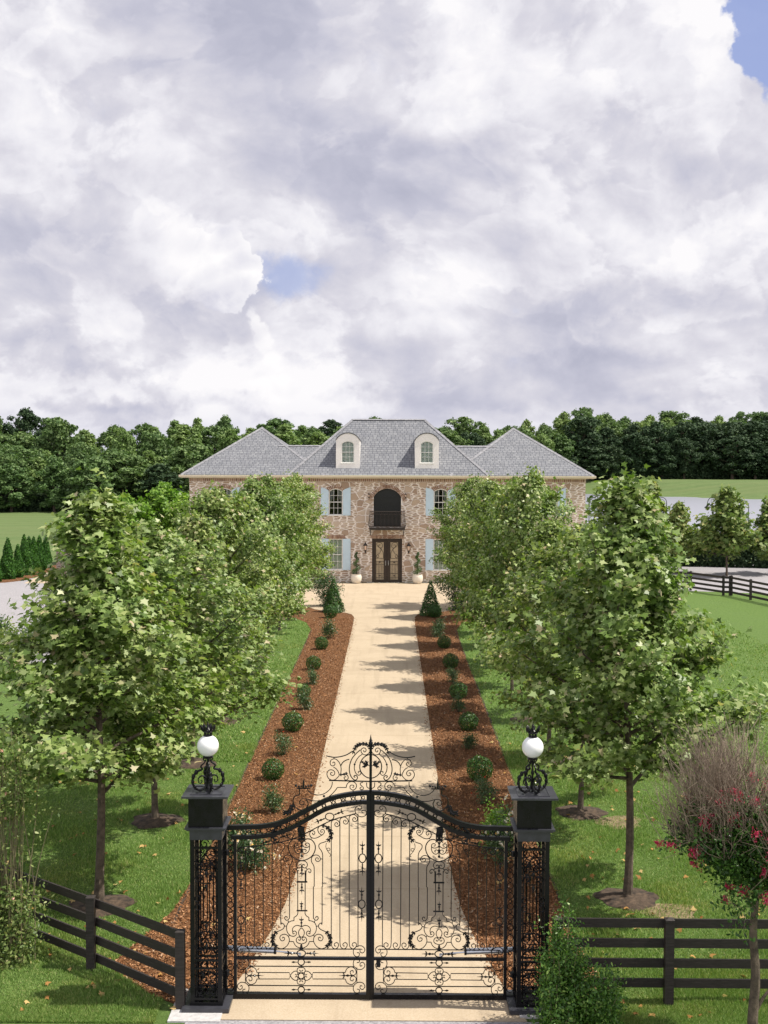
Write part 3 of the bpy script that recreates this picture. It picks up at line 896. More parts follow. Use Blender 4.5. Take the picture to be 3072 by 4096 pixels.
# two rows along the drive: measured trunk positions (x, y)
rowL_y = [20.85, 25.85, 30.8, 35.9, 40.7, 45.4, 50.1, 54.8, 59.5, 64.2]
rowR_y = [21.3, 26.6, 31.4, 36.4, 41.1, 45.8, 50.5, 55.2, 59.9, 64.6]
ordn = ['nearest', 'second', 'third', 'fourth', 'fifth', 'sixth', 'seventh', 'eighth', 'ninth', 'tenth']
k = 0
ring_mb = []
for side, ysr, X in (('left', rowL_y, -4.9), ('right', rowR_y, 4.68)):
    for i, y in enumerate(ysr):
        src = protos[(i * 3 + (0 if side == 'left' else 2)) % 4]
        o = copy_tree(src)
        o.name = 'plane_tree'
        jx = random.uniform(-0.12, 0.12)
        o.location = (X + jx * (i > 1), y, 0)
        o.rotation_euler = (0, 0, random.uniform(0, 6.28))
        hh = {'left': [1.0, .87, .88, .96, .93, .97, .98, .94, .97, .96], 'right': [1.03, .885, .865, 1.02, .985, .95, .97, .94, .96, .95]}[side][i]
        w_ = {('left', 0): 1.27, ('right', 0): 1.20, ('left', 1): 1.18, ('right', 1): .98}.get((side, i), random.uniform(0.96, 1.08) if side == 'left' else random.uniform(.86, .98))
        o.scale = (w_, w_, hh)
        extra = ', its trunk behind the timber fence' if i == 0 else (', closest to the house' if i == 9 else ', along the drive')
        tag(o, '%s plane tree from the gate in the %s row%s' % (ordn[i] if i else 'nearest', side, extra), 'tree', 'plane trees lining both sides of the drive')
        RINGS.append((o.location.x, y, 0.60))
        if i < 4:
            mb = MB()
            nn = 28
            vs = [(0, 0, 0.10)]
            for rr, zz in ((0.28, 0.06), (0.48, 0.025), (0.56, 0.0)):
                for q in range(nn):
                    a = 2 * math.pi * q / nn
                    r_ = rr * (1 + 0.10 * math.sin(3 * a + i) + 0.07 * math.sin(7 * a + 2 * i) + 0.04 * random.random())
                    vs.append((r_ * math.cos(a), r_ * math.sin(a), zz + 0.012 * random.random()))
            fs = [(0, 1 + q, 1 + (q + 1) % nn) for q in range(nn)]
            for L_ in range(2):
                fs += [(1 + L_ * nn + q, 1 + (L_ + 1) * nn + q, 1 + (L_ + 1) * nn + (q + 1) % nn, 1 + L_ * nn + (q + 1) % nn) for q in range(nn)]
            mb.add(vs, fs)
            r = mb.build('mulch_ring', MAT['old_mulch'], smooth=True, loc=(o.location.x, y, 0.005))
            tag(r, kind='structure')
finish_protos(protos)
# bare soil patches beside the two right rings
for (cx, cy, rx, ry) in ((5.35, 20.65, 0.48, 0.50), (5.45, 25.9, 0.50, 0.55)):
    pts_ = [(cx + rx * math.cos(a) * (1 + .22 * math.sin(3 * a + cx) + .10 * math.sin(8 * a)), cy + ry * math.sin(a) * (1 + .18 * math.sin(2 * a + cy))) for a in np.linspace(0, 2 * math.pi, 26)[:-1]]
    sheet('bare_soil', pts_, 0.008, MAT['bare_soil'])

# near grass: real blades


def scatter_grass(N):
    rng = np.random.default_rng(5)
    parts = []
    for (x0, x1, y0, y1, frac) in ((-9.5, -3.42, 16.5, 33.0, 0.42), (3.4, 9.3, 16.5, 33.0, 0.42), (-7.0, -2.3, 16.4, 18.6, 0.10), (2.3, 6.4, 16.4, 18.6, 0.10)):
        n_ = int(N * frac)
        u = rng.random(n_) ** 1.7
        parts.append(np.column_stack([rng.uniform(x0, x1, n_), y0 + (y1 - y0) * u, np.zeros(n_)]))
    P = np.vstack(parts)
    keep = ~in_poly(P, bedL) & ~in_poly(P, bedR) & ~in_poly(P, poly)
    for (x, y, r) in RINGS:
        keep &= (P[:, 0] - x) ** 2 + (P[:, 1] - y) ** 2 > r * r
    for (x, y, r) in ((5.35, 20.65, 0.40), (5.45, 25.9, 0.42)):
        keep &= ((P[:, 0] - x) ** 2 + (P[:, 1] - y) ** 2 > r * r) | (rng.random(len(P)) < 0.40)
    keep &= ~((P[:, 0] > -3.05) & (P[:, 0] < -1.9) & (P[:, 1] < 17.5)) & ~((P[:, 0] > -2.9) & (P[:, 0] < 3.1) & (P[:, 1] < 16.66))
    P = P[keep]
    n_ = len(P)
    h = rng.uniform(0.035, 0.085, n_) * (0.8 + 0.4 * np.sin(P[:, 0] * 2.1) * np.sin(P[:, 1] * 1.7))
    a = rng.uniform(0, 2 * np.pi, n_)
    wv = np.column_stack([np.cos(a), np.sin(a), np.zeros(n_)]) * 0.0065
    tip = P + np.column_stack([rng.normal(size=n_) * 0.022, rng.normal(size=n_) * 0.022, h])
    P[:, 2] = 0.0
    V = np.stack([P - wv, P + wv, tip], 1).reshape(-1, 3)
    # coarser tufts farther up the lawns
    m_ = 230000
    q = rng.random(m_) ** 1.5
    Y = 31 + 37 * q
    X = np.where(rng.random(m_) < .42, -rng.uniform(3.4, 11.2, m_), rng.uniform(3.4, 17.0, m_))
    Q = np.column_stack([X, Y, np.zeros(m_)])
    Q = Q[~in_poly(Q, bedL) & ~in_poly(Q, bedR) & ~in_poly(Q, poly)]
    cl = np.sin(Q[:, 0] * 1.3 + np.sin(Q[:, 1] * .7) * 2) * np.sin(Q[:, 1] * .9 + Q[:, 0] * .4)
    Q = Q[rng.random(len(Q)) < .62 + .38 * cl]
    m_ = len(Q)
    a = rng.uniform(0, 2 * np.pi, m_)
    wq = np.column_stack([np.cos(a), np.sin(a), np.zeros(m_)]) * .018
    tq = Q + np.column_stack([rng.normal(size=m_) * .03, rng.normal(size=m_) * .03, rng.uniform(.03, .085, m_)])
    V = np.vstack([V, np.stack([Q - wq, Q + wq, tq], 1).reshape(-1, 3)])
    o = np_mesh('grass', V, 3, MAT['blade'])
    tag(o, 'short green lawn grass growing beside the beds and fences', 'grass', kind='stuff')


scatter_grass(620000)


def scatter_fallen():
    rng = np.random.default_rng(9)
    N = 620
    P = np.column_stack([rng.uniform(-8.5, 8.5, N), 16.6 + 18 * rng.random(N) ** 1.3, np.full(N, 0.06)])
    inb = np.abs(P[:, 0]) > 3.4
    keep = inb | ((np.abs(P[:, 0]) > 1.8) & (rng.random(N) < 0.45)) | (rng.random(N) < 0.02)
    P = P[keep]
    P[np.abs(P[:, 0]) < 1.8, 2] = 0.03
    Nn = rng.normal(size=P.shape) * 0.4 + np.array([0, 0, 1.0])
    V = leaves(P, Nn, rng.uniform(0.06, 0.14, len(P)), LOBED, rng, 0.5)
    o = np_mesh('fallen_leaves', V, len(LOBED), MAT['fallen'])
    tag(o, 'dry orange and yellow leaves fallen on the grass and mulch', 'fallen leaves', kind='stuff')


scatter_fallen()

# ------------------------------------------------------------------ shrubs


def shrub_mesh(seed, kind, r=0.32, n=2600, mat='box', flowers=None):
    rng = np.random.default_rng(seed)
    root = empty({'ball': 'boxwood_ball', 'rose': 'rose_bush', 'cone': 'cone_shrub', 'tall': 'flowering_shrub'}[kind])
    if kind == 'ball':
        d = rng.normal(size=(n, 3)); d /= np.linalg.norm(d, axis=1, keepdims=True)
        rr = r * (1 + 0.07 * np.sin(d[:, 0] * 7 + seed) * np.cos(d[:, 2] * 6) + rng.normal(size=n) * 0.035) * np.where(rng.random(n) < 0.25, rng.uniform(0.6, 1, n), 1)
        P = d * rr[:, None]; P[:, 2] = P[:, 2] * 0.95 + r * 0.9
        P[:, 2] = np.maximum(P[:, 2], 0.02)
        Nn = d + rng.normal(size=(n, 3)) * 0.45; sz = rng.uniform(0.028, 0.055, n)
    elif kind == 'rose':
        k_ = 12
        cc = rng.normal(size=(k_, 3)) * np.array([0.42, 0.42, 0.40]) * r + np.array([0, 0, r * 1.0])
        cc[:, 2] = np.abs(cc[:, 2])
        idx = rng.integers(0, k_, n)
        P = cc[idx] + rng.normal(size=(n, 3)) * r * 0.30
        P[:, 2] = np.maximum(np.abs(P[:, 2]), 0.03)
        Nn = rng.normal(size=(n, 3)) * 0.8 + np.array([0, -0.2, 0.8]); sz = rng.uniform(0.035, 0.075, n)
    elif kind == 'cone':
        Hc = r * 4.2
        t_ = 1 - np.sqrt(rng.random(n))
        a = rng.uniform(0, 2 * np.pi, n)
        rr = r * (1 - t_ * 0.92) * (1 + 0.1 * np.sin(a * 5 + t_ * 9)) * (1 + rng.normal(size=n) * 0.07)
        P = np.column_stack([rr * np.cos(a), rr * np.sin(a), 0.03 + t_ * Hc])
        Nn = np.column_stack([np.cos(a), np.sin(a), np.full(n, 0.5)]) + rng.normal(size=(n, 3)) * 0.5; sz = rng.uniform(0.05, 0.095, n)
    else:
        k_ = 26
        cc = rng.normal(size=(k_, 3)) * np.array([0.45, 0.45, 0.62]) * r + np.array([0, 0, r * 1.25])
        idx = rng.integers(0, k_, n)
        P = cc[idx] + rng.normal(size=(n, 3)) * r * 0.22
        P[:, 2] = np.maximum(np.abs(P[:, 2]), 0.03)
        Nn = rng.normal(size=(n, 3)) * 0.8 + np.array([0, -0.2, 0.8]); sz = rng.uniform(0.06, 0.11, n)
    V = leaves(P, Nn, sz, DIAM if kind != 'rose' else OVAL, rng)
    np_mesh('foliage', V, 4 if kind != 'rose' else 6, MAT[mat], root)
    st = MB()
    for q in range(5):
        a = q * 1.3 + seed
        st.tube([(0.02 * math.cos(a), 0.02 * math.sin(a), 0), (0.3 * r * math.cos(a), 0.3 * r * math.sin(a), r * 0.6), (0.6 * r * math.cos(a), 0.6 * r * math.sin(a), r * 1.2)], [0.012, 0.008, 0.004], 5)
    st.build('stem', MAT['bark'], root)
    if flowers:
        fm, fn, fs = flowers
        ii = rng.integers(0, len(P), fn)
        top = P[ii] * np.array([1.22, 1.22, 1.12]) + np.array([0, -0.05, 0.04])
        allV = []
        for q in range(fn):
            pn = 9
            c_ = np.repeat(top[q][None, :], pn, 0) + rng.normal(size=(pn, 3)) * fs * 0.22
            allV.append(leaves(c_, rng.normal(size=(pn, 3)) + np.array([0, -0.5, 0.8]), np.full(pn, fs), OVAL, rng))
            # every blossom gets petals close together
        np_mesh('blossoms', np.vstack(allV), 6, MAT[fm], root)
    return root


ballP = [shrub_mesh(20 + i, 'ball') for i in range(2)]
roseP = [shrub_mesh(30 + i, 'rose', 0.34, 1500, 'rose') for i in range(3)]
roseF = [shrub_mesh(35, 'rose', 0.34, 1500, 'rose', ('orange_flower', 3, 0.05)), shrub_mesh(36, 'rose', 0.34, 1600, 'rose', ('pink_flower', 7, 0.05))]
# (px, py of the foot, half width in px, kind, words)
bedL_list = [
    (1216, 2795 - 8, 27, 'b', 'small clipped boxwood ball, fifth from the gate in the left bed'),
    (1170, 2925, 42, 'b', 'large round clipped boxwood ball, second from the gate in the left bed'),
    (1092, 3118, 44, 'b', 'square-shouldered boxwood ball with yellow-green top, first from the gate in the left bed'),
    (1137, 3020, 38, 'f', 'loose rose bush with a red bloom between the two nearest left boxwood balls'),
    (1090, 3250, 46, 'r', 'grey-green rose bush in the left bed nearest behind the gate crest'),
    (1222, 2838, 34, 'r', 'loose rose bush in front of the small boxwood ball of the left bed'),
    (1254, 2680, 30, 'b', 'dark boxwood ball halfway along the left bed, touching a rose bush in front'),
    (1250, 2737, 30, 'r', 'blue-green rose bush in front of the dark boxwood ball halfway along the left bed'),
    (1286, 2598, 27, 'b', 'boxwood ball in the left bed just before a leafy rose bush'),
    (1313, 2555, 34, 'r', 'wide leafy rose bush at the far third of the left bed'),
    (1322, 2472, 28, 'b', 'boxwood ball at the foot of the left cone shrub, near the court'),
    (1352, 2448, 16, 'f', 'small rose with red-orange blooms at the far tip of the left bed'),
]
bedR_list = [
    (1777, 2593, 27, 'b', 'boxwood ball at the far third of the right bed'),
    (1757, 2548, 34, 'r', 'shaded rose bush behind the far boxwood ball of the right bed'),
    (1738, 2470, 26, 'b', 'boxwood ball at the foot of the right cone shrub, near the court'),
    (1803, 2672, 31, 'b', 'tall dark boxwood ball halfway along the right bed, touching a rose'),
    (1809, 2728, 28, 'r', 'rose bush in front of the dark boxwood ball halfway along the right bed'),
    (1833, 2795, 36, 'b', 'boxwood ball in dappled shade, third from the gate in the right bed'),
    (1832, 2850, 30, 'r', 'shaded rose bush between the second and third boxwood balls of the right bed'),
    (1874, 2922, 39, 'b', 'round boxwood ball, second from the gate in the right bed'),
    (1872, 2998, 34, 'r', 'dark shaded rose bush behind the nearest boxwood ball of the right bed'),
    (1919, 3122, 52, 'b', 'largest dark boxwood ball, first from the gate in the right bed'),
    (1945, 3215, 44, 'f', 'shaded rose bush with red blooms in front of the largest ball of the right bed'),
]
kb = kr = 0
for lst in (bedL_list, bedR_list):
    for (px, py, hw, kd, lab) in lst:
        g = ground(px, py)
        R_ = hw * g.y / FPX
        if kd == 'b':
            o = copy_tree(ballP[kb % 2]); kb += 1; s_ = R_ / 0.32
            tag(o, lab, 'shrub', 'clipped boxwood balls along the beds')
        elif kd == 'r':
            o = copy_tree(roseP[kr % 3]); kr += 1; s_ = R_ / 0.36
            tag(o, lab, 'shrub', 'rose bushes along the beds')
        else:
            o = copy_tree(roseF[0]); s_ = R_ / 0.36
            tag(o, lab, 'shrub', 'rose bushes along the beds')
        o.name = 'boxwood_ball' if kd == 'b' else 'rose_bush'
        o.location = (g.x, g.y, 0.01)
        o.scale = (s_, s_, s_ * (1.12 if kd != 'b' else 1.0))
        o.rotation_euler = (0, 0, random.uniform(0, 6))
finish_protos(ballP + roseP + roseF)
coneP = shrub_mesh(41, 'cone', 0.52, 4200, 'box')
for (px, py, lab) in ((1334, 2448, 'dark cone-shaped evergreen at the far left corner of the drive'), (1722, 2462, 'dark cone-shaped evergreen at the far right corner of the drive')):
    g = ground(px, py)
    o = copy_tree(coneP); o.name = 'cone_shrub'; o.location = (g.x, g.y, 0.01); o.scale = (1.08, 1.08, .84)
    tag(o, lab, 'shrub', 'cone-shaped evergreens beside the court')
finish_protos([coneP])
tallP = shrub_mesh(43, 'tall', 0.85, 5200, 'rose', ('pink_flower', 60, 0.055))
for (px, py, lab, s_) in ((1300, 2425, 'big pink-flowered shrub behind the left cone evergreen', 0.95), (1822, 2440, 'big pink-flowered shrub beside the right cone evergreen', 1.05)):
    g = ground(px, py)
    o = copy_tree(tallP); o.name = 'flowering_shrub'; o.location = (g.x, g.y, 0.01); o.scale = (s_, s_, s_ * (0.95))
    tag(o, lab, 'shrub', 'pink-flowered shrubs beside the court')
finish_protos([tallP])
# flowering roses right behind the gate
fr = shrub_mesh(51, 'rose', 0.42, 3800, 'rose', ('white_flower', 60, 0.060))
fr.name = 'rose_bush'
g = ground(985, 3475); fr.location = (g.x, g.y, 0.01); fr.scale = (0.95, 0.8, 1.15)
tag(fr, 'rose bush with white and yellow blooms just behind the left gate leaf', 'rose bush')
fr = shrub_mesh(52, 'rose', 0.40, 2600, 'rose', ('white_flower', 34, 0.060))
fr.name = 'rose_bush'
g = ground(2015, 3460); fr.location = (g.x, g.y, 0.01); fr.scale = (0.9, 0.8, 1.1)
tag(fr, 'rose bush with white and yellow blooms just behind the right gate leaf', 'rose bush')
# ------------------------------------------------------------------ entrance gate
GY = 17.17
CROPS = {1: (1280, 2920, 6.9125), 2: (1080, 3220, 3.95), 3: (900, 3180, 5.53), 4: (1060, 3520, 5.53), 5: (930, 3780, 2.9105), 7: (1100, 3040, 4.76), 0: (0, 0, 1.0)}
GC = wall_pt(1481, 3700, GY).x


def g2(c, pts):
    ox, oy, s_ = CROPS[c]
    out = []
    for x, y in pts:
        p = wall_pt(ox + x / s_, oy + y / s_, GY)
        out.append((p.x - GC, p.z))
    return out


def mir(pts, m):
    return [(2 * m - x, y) for x, y in pts]


def ring(cx, cy, rx, ry=None, n=16):
    ry = ry or rx
    return [(cx + rx * math.cos(2 * math.pi * i / n), cy + ry * math.sin(2 * math.pi * i / n)) for i in range(n)]


class Iron:
    """wrought-iron curves in the plane of a gate leaf; side = +1 keeps them on the left, -1 mirrors them"""
    def __init__(s, side):
        s.side = side
        s.mb = MB()

    def c(s, crop, pts, r=0.0068, sub=4, closed=False, smooth=True, n=5, y=0.0, rr=None):
        q = g2(crop, pts)
        q = crom(q, sub, closed) if smooth else [np.array(a) for a in q]
        P = [(s.side * a[0], y, a[1]) for a in q]
        if rr:
            m_ = len(P)
            R_ = [float(np.interp(i / (m_ - 1), [k[0] for k in rr], [k[1] for k in rr])) for i in range(m_)]
            s.mb.tube(P, R_, n)
        else:
            s.mb.tube(P, r, n, not closed)

    def ball(s, crop, x, y, r):
        q = g2(crop, [(x, y)])[0]
        s.mb.ball((s.side * q[0], 0, q[1]), r, 8)

    def acanthus(s, crop, pts, r=0.02, nleaf=7):
        q = crom(g2(crop, pts), 4)
        m_ = len(q)
        P = [(s.side * a[0], 0, a[1]) for a in q]
        s.mb.tube(P, [r * (0.35 + 0.65 * math.sin(math.pi * (i + .5) / m_)) for i in range(m_)], 6)
        for k in range(nleaf):
            i = int((k + .5) / nleaf * (m_ - 1))
            a, b = q[i], q[min(i + 1, m_ - 1)]
            d = (b - a) / max(1e-6, np.linalg.norm(b - a))
            for sg in (-1, 1):
                nrm = np.array([-d[1], d[0]]) * sg
                tip = a + nrm * r * 1.7 + d * r * 1.5
                s.mb.tube([(s.side * a[0], 0, a[1]), (s.side * (a + nrm * r * 1.1)[0], -0.006, (a + nrm * r * 1.1)[1]), (s.side * tip[0], 0, tip[1])], [r * .8, r * .75, r * .12], 5)

    def dart(s, crop, x, y, ang, ln, k=1.0):
        """spearhead ornament starting at (x, y), ang in degrees in image sense (90 = down), ln in crop pixels"""
        dx, dy = math.cos(rad(ang)), math.sin(rad(ang))
        prof = [(0, .006), (.10, .007), (.16, .014), (.22, .007), (.30, .010), (.40, .019), (.50, .009), (.56, .006), (.62, .016), (.70, .010), (.80, .005), (1.0, .002)]
        pts = [(x + dx * ln * t_, y + dy * ln * t_ + (0 if t_ < .7 else 0)) for t_, _ in prof]
        q = g2(crop, pts)
        s.mb.tube([(s.side * a[0], 0, a[1]) for a in q], [r_ * k for _, r_ in prof], 7)
        m_ = (x + dx * ln * .64, y + dy * ln * .64)
        for sg in (-1, 1):
            e1 = (m_[0] - dy * sg * ln * .13 + dx * ln * .02, m_[1] + dx * sg * ln * .13 + dy * ln * .02)
            e2 = (m_[0] - dy * sg * ln * .20 + dx * ln * .10, m_[1] + dx * sg * ln * .20 + dy * ln * .10)
            q = g2(crop, [m_, e1, e2])
            s.mb.tube([(s.side * a[0], 0, a[1]) for a in q], [.008 * k, .011 * k, .004 * k], 5)


RAIL1 = [(905, 3309), (960, 3308), (990, 3307), (1030, 3306), (1062, 3303), (1100, 3296), (1134, 3286), (1175, 3268), (1206, 3251), (1254, 3227), (1303, 3201), (1351, 3186), (1399, 3177), (1440, 3172), (1481, 3170)]
RAIL2 = [(925, 3349), (960, 3348), (1010, 3347), (1062, 3342), (1100, 3334), (1150, 3318), (1206, 3290), (1254, 3262), (1303, 3236), (1351, 3222), (1399, 3214), (1440, 3209), (1481, 3208)]
RAIL3 = [(985, 3387), (1027, 3384), (1063, 3379), (1108, 3372), (1153, 3361), (1200, 3345), (1222, 3334), (1245, 3322), (1277, 3305), (1333, 3279), (1379, 3266), (1425, 3254)]
HOOK = [(0, 75), (0, 40), (10, 12), (40, -8), (75, -12), (112, 8), (132, 48), (115, 88), (85, 98), (58, 78), (60, 46), (85, 34), (100, 52), (90, 64)]
BHOOK = [(0, -90), (2, 0), (15, 80), (50, 118), (90, 130), (135, 108), (160, 60), (155, 15), (120, -8), (85, 5), (66, 35), (80, 68), (108, 66)]
CC = [(88, 238), (108, 248), (112, 215), (82, 202), (58, 230), (66, 262), (100, 285), (150, 278), (188, 240), (188, 190), (160, 160), (126, 168), (122, 200), (150, 205)]


def rail_y(curve, px):
    xs_ = [p[0] for p in curve]
    return float(np.interp(px, xs_, [p[1] for p in curve]))


def build_leaf(side, label, hx):
    root = empty('gate_leaf', (GC, GY, 0))
    tag(root, label, 'gate', 'the two leaves of the entrance gate')
    IRON = MAT['iron']
    # frame: stiles, arched rails, bottom and mid rail
    f = MB()
    for curve, wd in ((RAIL1, .064), (RAIL2, .056)):
        q = crom(g2(0, curve), 3)
        for a, b in zip(q[:-1], q[1:]):
            f.beam((side * a[0], 0, a[1]), (side * b[0], 0, b[1]), .07, wd, up=(0, 0, 1))
        for a in q[1:-1]:
            f.tube([(side * a[0], -.033, a[1]), (side * a[0], .033, a[1])], wd / 2 * .98, 8)
    def stile(px, w_, y0, y1, d=.06):
        (xa, z0), (xb, z1) = g2(0, [(px, y0), (px, y1)])
        xm = side * xa
        f.box(xm - w_ / 2, xm + w_ / 2, -d / 2, d / 2, min(z0, z1), max(z0, z1))
    stile(903, .050, 3985, 3303, .075)
    stile(942, .046, 3980, 3346, .055)
    (xo, zb), (xi, zb2) = g2(0, [(903, 3980), (1481, 3984)])
    f.box(*sorted((side * xo, side * xi)), -.034, .034, zb - .034, zb + .034)
    (xo, zm), _ = g2(0, [(942, 3831), (1481, 3831)])
    f.box(*sorted((side * xo, side * xi)), -.026, .026, zm - .018, zm + .018)
    f.build('frame', IRON, root)
    # meeting stile
    s_ = MB()
    (xa, z0), (xb, z1) = g2(0, [(1481, 3990), (1481, 3166)])
    s_.box(*sorted((side * .002, side * -.060)), -.05, .05, z0, z1)
    s_.build('meeting_stile', IRON, root)
    # pickets: each a bar of its own
    bx5 = 3795.8
    for px in (982, 1017.3, 1053, 1088.6, 1325, 1359.6, 1396.7, 1432):
        p = Iron(side)
        y_top = rail_y(RAIL3, px + (6 if px > 1200 else -6))
        o0 = 3.95
        if px < 1200:
            sg = -1 if px < 1080 else 0
        else:
            sg = 1 if px < 1430 else 0
        if sg:
            T = [(px + sg * a / o0, y_top + 4.5 + (b - 10 + (12 if px < 1200 else 0)) / o0) for a, b in HOOK]
            top = T[0]
            p.c(0, T)
            y_top = T[0][1]
        bot = 3760
        if px in (1325, 1359.6, 1396.7):
            B_ = [(px + a / 5.53, 3772 + b / 5.53) for a, b in BHOOK]
            p.c(0, B_); bot = B_[0][1]
        elif px in (1088.6, 1053, 1017.3):
            B_ = [(px - a / 5.53, 3772 + b / 5.53) for a, b in BHOOK]
            p.c(0, B_); bot = B_[0][1]
        else:
            bot = 3788
        p.c(0, [(px, y_top), (px, bot)], r=.0072, smooth=False)
        p.mb.build('picket', IRON, root)
    # rows of rings under the arch and up the hinge stile
    rg = Iron(side)
    mid = [((a), (rail_y(RAIL1, a) + rail_y(RAIL2, a)) / 2 + .5) for a in np.arange(960, 1466, 1.0)]
    dist = 0; last = mid[0]; nxt = 14.0; big = True
    for q in mid:
        dist += math.hypot(q[0] - last[0], q[1] - last[1]); last = q
        if dist >= nxt:
            r_ = 12.6 if big else 6.2
            rg.c(0, ring(q[0], q[1], r_, n=14 if big else 8), r=.0062, sub=1, closed=True, smooth=True, n=4)
            nxt += 20.2; big = not big
    rg.mb.build('ring_border', IRON, root); rg = Iron(side)
    yy = 3328; big = True
    rg.c(0, ring(922, 3328, 12, n=14), r=.0062, sub=1, closed=True, n=4)
    rg.mb.build('ring_border', IRON, root); rg = Iron(side)
    yy = 3372; cut = False
    while yy < 3972:
        if yy > 3830 and not cut:
            rg.mb.build('ring_border', IRON, root); rg = Iron(side); cut = True
        if not 3818 < yy < 3842:
            r_ = 12.0 if big else 6.4
            rg.c(0, ring(922, yy, r_, n=14 if big else 8), r=.0062, sub=1, closed=True, n=4)
        yy += 20.7; big = not big
    rg.mb.build('ring_border', IRON, root)
    # scrollwork of the panel
    k = Iron(side)
    k.c(0, RAIL3, r=.0085)
    k.c(0, [(985, 3387), (965, 3392), (950, 3402)], r=.0085)
    for y_ in (3795.8,): k.c(0, [(960, y_), (1440, y_ + 1)], r=.0085, smooth=False)
    C2 = 2
    k.c(C2, [(1395, 50), (1412, 76), (1446, 55), (1430, 18), (1380, 18), (1345, 60), (1350, 115), (1390, 168), (1450, 188), (1505, 168), (1525, 125), (1500, 85), (1462, 86), (1452, 115), (1485, 128)])
    k.c(C2, ring(942, 185, 68, 56), closed=True, sub=1, r=.0085)
    k.dart(C2, 1008, 158, -22, 205)
    k.dart(C2, 878, 208, 158, 200)
    k.c(3, ring(1107, 985, 90, 72), closed=True, sub=1, r=.0085)
    k.dart(3, 1195, 948, -17, 290)
    k.dart(3, 1018, 1015, 166, 270)
    # pendant leaf
    k.acanthus(C2, [(497, 345), (490, 400), (500, 460), (503, 560)], .030, 6)
    k.c(C2, [(503, 560), (503, 790)], r=.008, smooth=False)
    for yy_, rr_ in ((655, .014), (705, .018), (735, .010), (805, .021)): k.ball(C2, 503, yy_, rr_)
    M = 503
    for fn in (lambda p: p, lambda p: mir(p, M)):
        k.c(C2, fn([(503, 640), (512, 600), (540, 560), (590, 536), (645, 545), (695, 595), (717, 665), (700, 750), (650, 820), (570, 866), (503, 882)]), r=.0085)
        k.c(C2, fn([(508, 635), (535, 662), (575, 672), (618, 655), (620, 618), (590, 600), (565, 612), (568, 636), (590, 640)]))
        k.c(C2, fn([(622, 640), (622, 700), (600, 745), (560, 768), (520, 752), (518, 715), (550, 700), (572, 718), (560, 738)]))
        k.c(C2, fn([(503, 884), (550, 888), (585, 920), (588, 965), (555, 995), (520, 985), (508, 955), (530, 938), (548, 955)]))
        k.c(C2, fn([(568, 1215), (568, 1100), (572, 1050), (590, 1018), (625, 1010), (648, 1038), (635, 1070), (612, 1062), (618, 1045)]))
        k.c(C2, fn([(560, 990), (575, 1005), (590, 1018)]))
        k.c(C2, fn([(698, 1290), (698, 1010), (685, 950), (660, 905), (652, 860), (672, 812), (720, 790), (770, 805), (796, 850), (780, 885), (742, 892), (717, 862), (735, 835), (762, 842), (758, 862)]))
        k.c(C2, fn([(796, 852), (826, 852)]), smooth=False)
        k.c(C2, fn([(890, 572), (850, 590), (800, 605), (772, 635), (778, 680), (810, 722), (830, 775), (832, 870), (830, 1290)]))
        k.c(C2, fn([(660, 530), (640, 500), (625, 455), (650, 412), (690, 412), (710, 440), (692, 468), (670, 455), (680, 440)]))
        k.c(C2, fn([(630, 495), (670, 522), (730, 522), (800, 488), (850, 450), (858, 405), (828, 388), (800, 405), (808, 432), (835, 422)]))
        k.c(C2, fn([(820, 478), (775, 445), (755, 390), (775, 345), (830, 320)]))
        k.acanthus(C2, fn([(830, 320), (895, 345), (945, 400), (970, 460), (955, 520), (900, 580)]), .020, 6)
        k.c(C2, fn([(893, 600), (882, 655), (898, 705), (930, 725), (948, 700), (925, 680), (900, 695), (915, 735), (960, 790), (940, 815)]), r=.005)
    k.c(C2, [(418, 1215), (588, 1215)], r=.012, smooth=False)
    k.dart(C2, 503, 955, 90, 190)
    k.dart(C2, 503, 1225, 90, 190)
    for (a_, b_) in ((1460, 843),):
        k.c(C2, ring(a_, b_, 54, 70), closed=True, sub=1, r=.009)
        k.dart(C2, a_, b_ - 70, -90, 205)
        k.dart(C2, a_, b_ + 70, 90, 205)
    k.c(0, ring(1447, 3617, 13.5, 17), closed=True, sub=1, r=.009)
    k.dart(0, 1447, 3600, -90, 52); k.dart(0, 1447, 3634, 90, 52)
    for cy_ in (3502, 3680):
        k.c(0, ring(964, cy_, 13.5, 17), closed=True, sub=1, r=.009)
        k.dart(0, 964, cy_ - 17, -90, 52); k.dart(0, 964, cy_ + 17, 90, 52)
    # lower lyre
    C4, M = 4, 806
    for fn in (lambda p: p, lambda p: mir(p, M)):
        k.c(C4, fn([(724, -215), (724, 660)]), r=.0072, smooth=False)
        k.c(C4, fn([(542, 145), (542, 780), (532, 850), (500, 888), (460, 885), (435, 850), (450, 812), (485, 815), (490, 845)]), r=.0072)
        k.c(C4, fn([(350, 145), (350, 925), (370, 950), (410, 975), (430, 1020), (405, 1075), (335, 1118), (260, 1145)]), r=.0072)
        k.c(C4, fn([(728, 700), (722, 755), (690, 800), (642, 825)]))
        k.c(C4, fn([(642, 825), (640, 900)]), smooth=False)
        k.c(C4, fn([(640, 900), (570, 912), (505, 958), (475, 1050), (490, 1145), (545, 1220), (630, 1248), (688, 1212), (690, 1155), (655, 1130), (618, 1150), (620, 1192), (655, 1182)]))
        k.c(C4, fn([(520, 900), (510, 930)]), smooth=False)
        k.c(C4, fn([(430, 1020), (475, 1022)]), smooth=False)
        k.acanthus(C4, fn([(258, 1145), (195, 1220), (162, 1330), (190, 1425), (275, 1495)]), .019, 6)
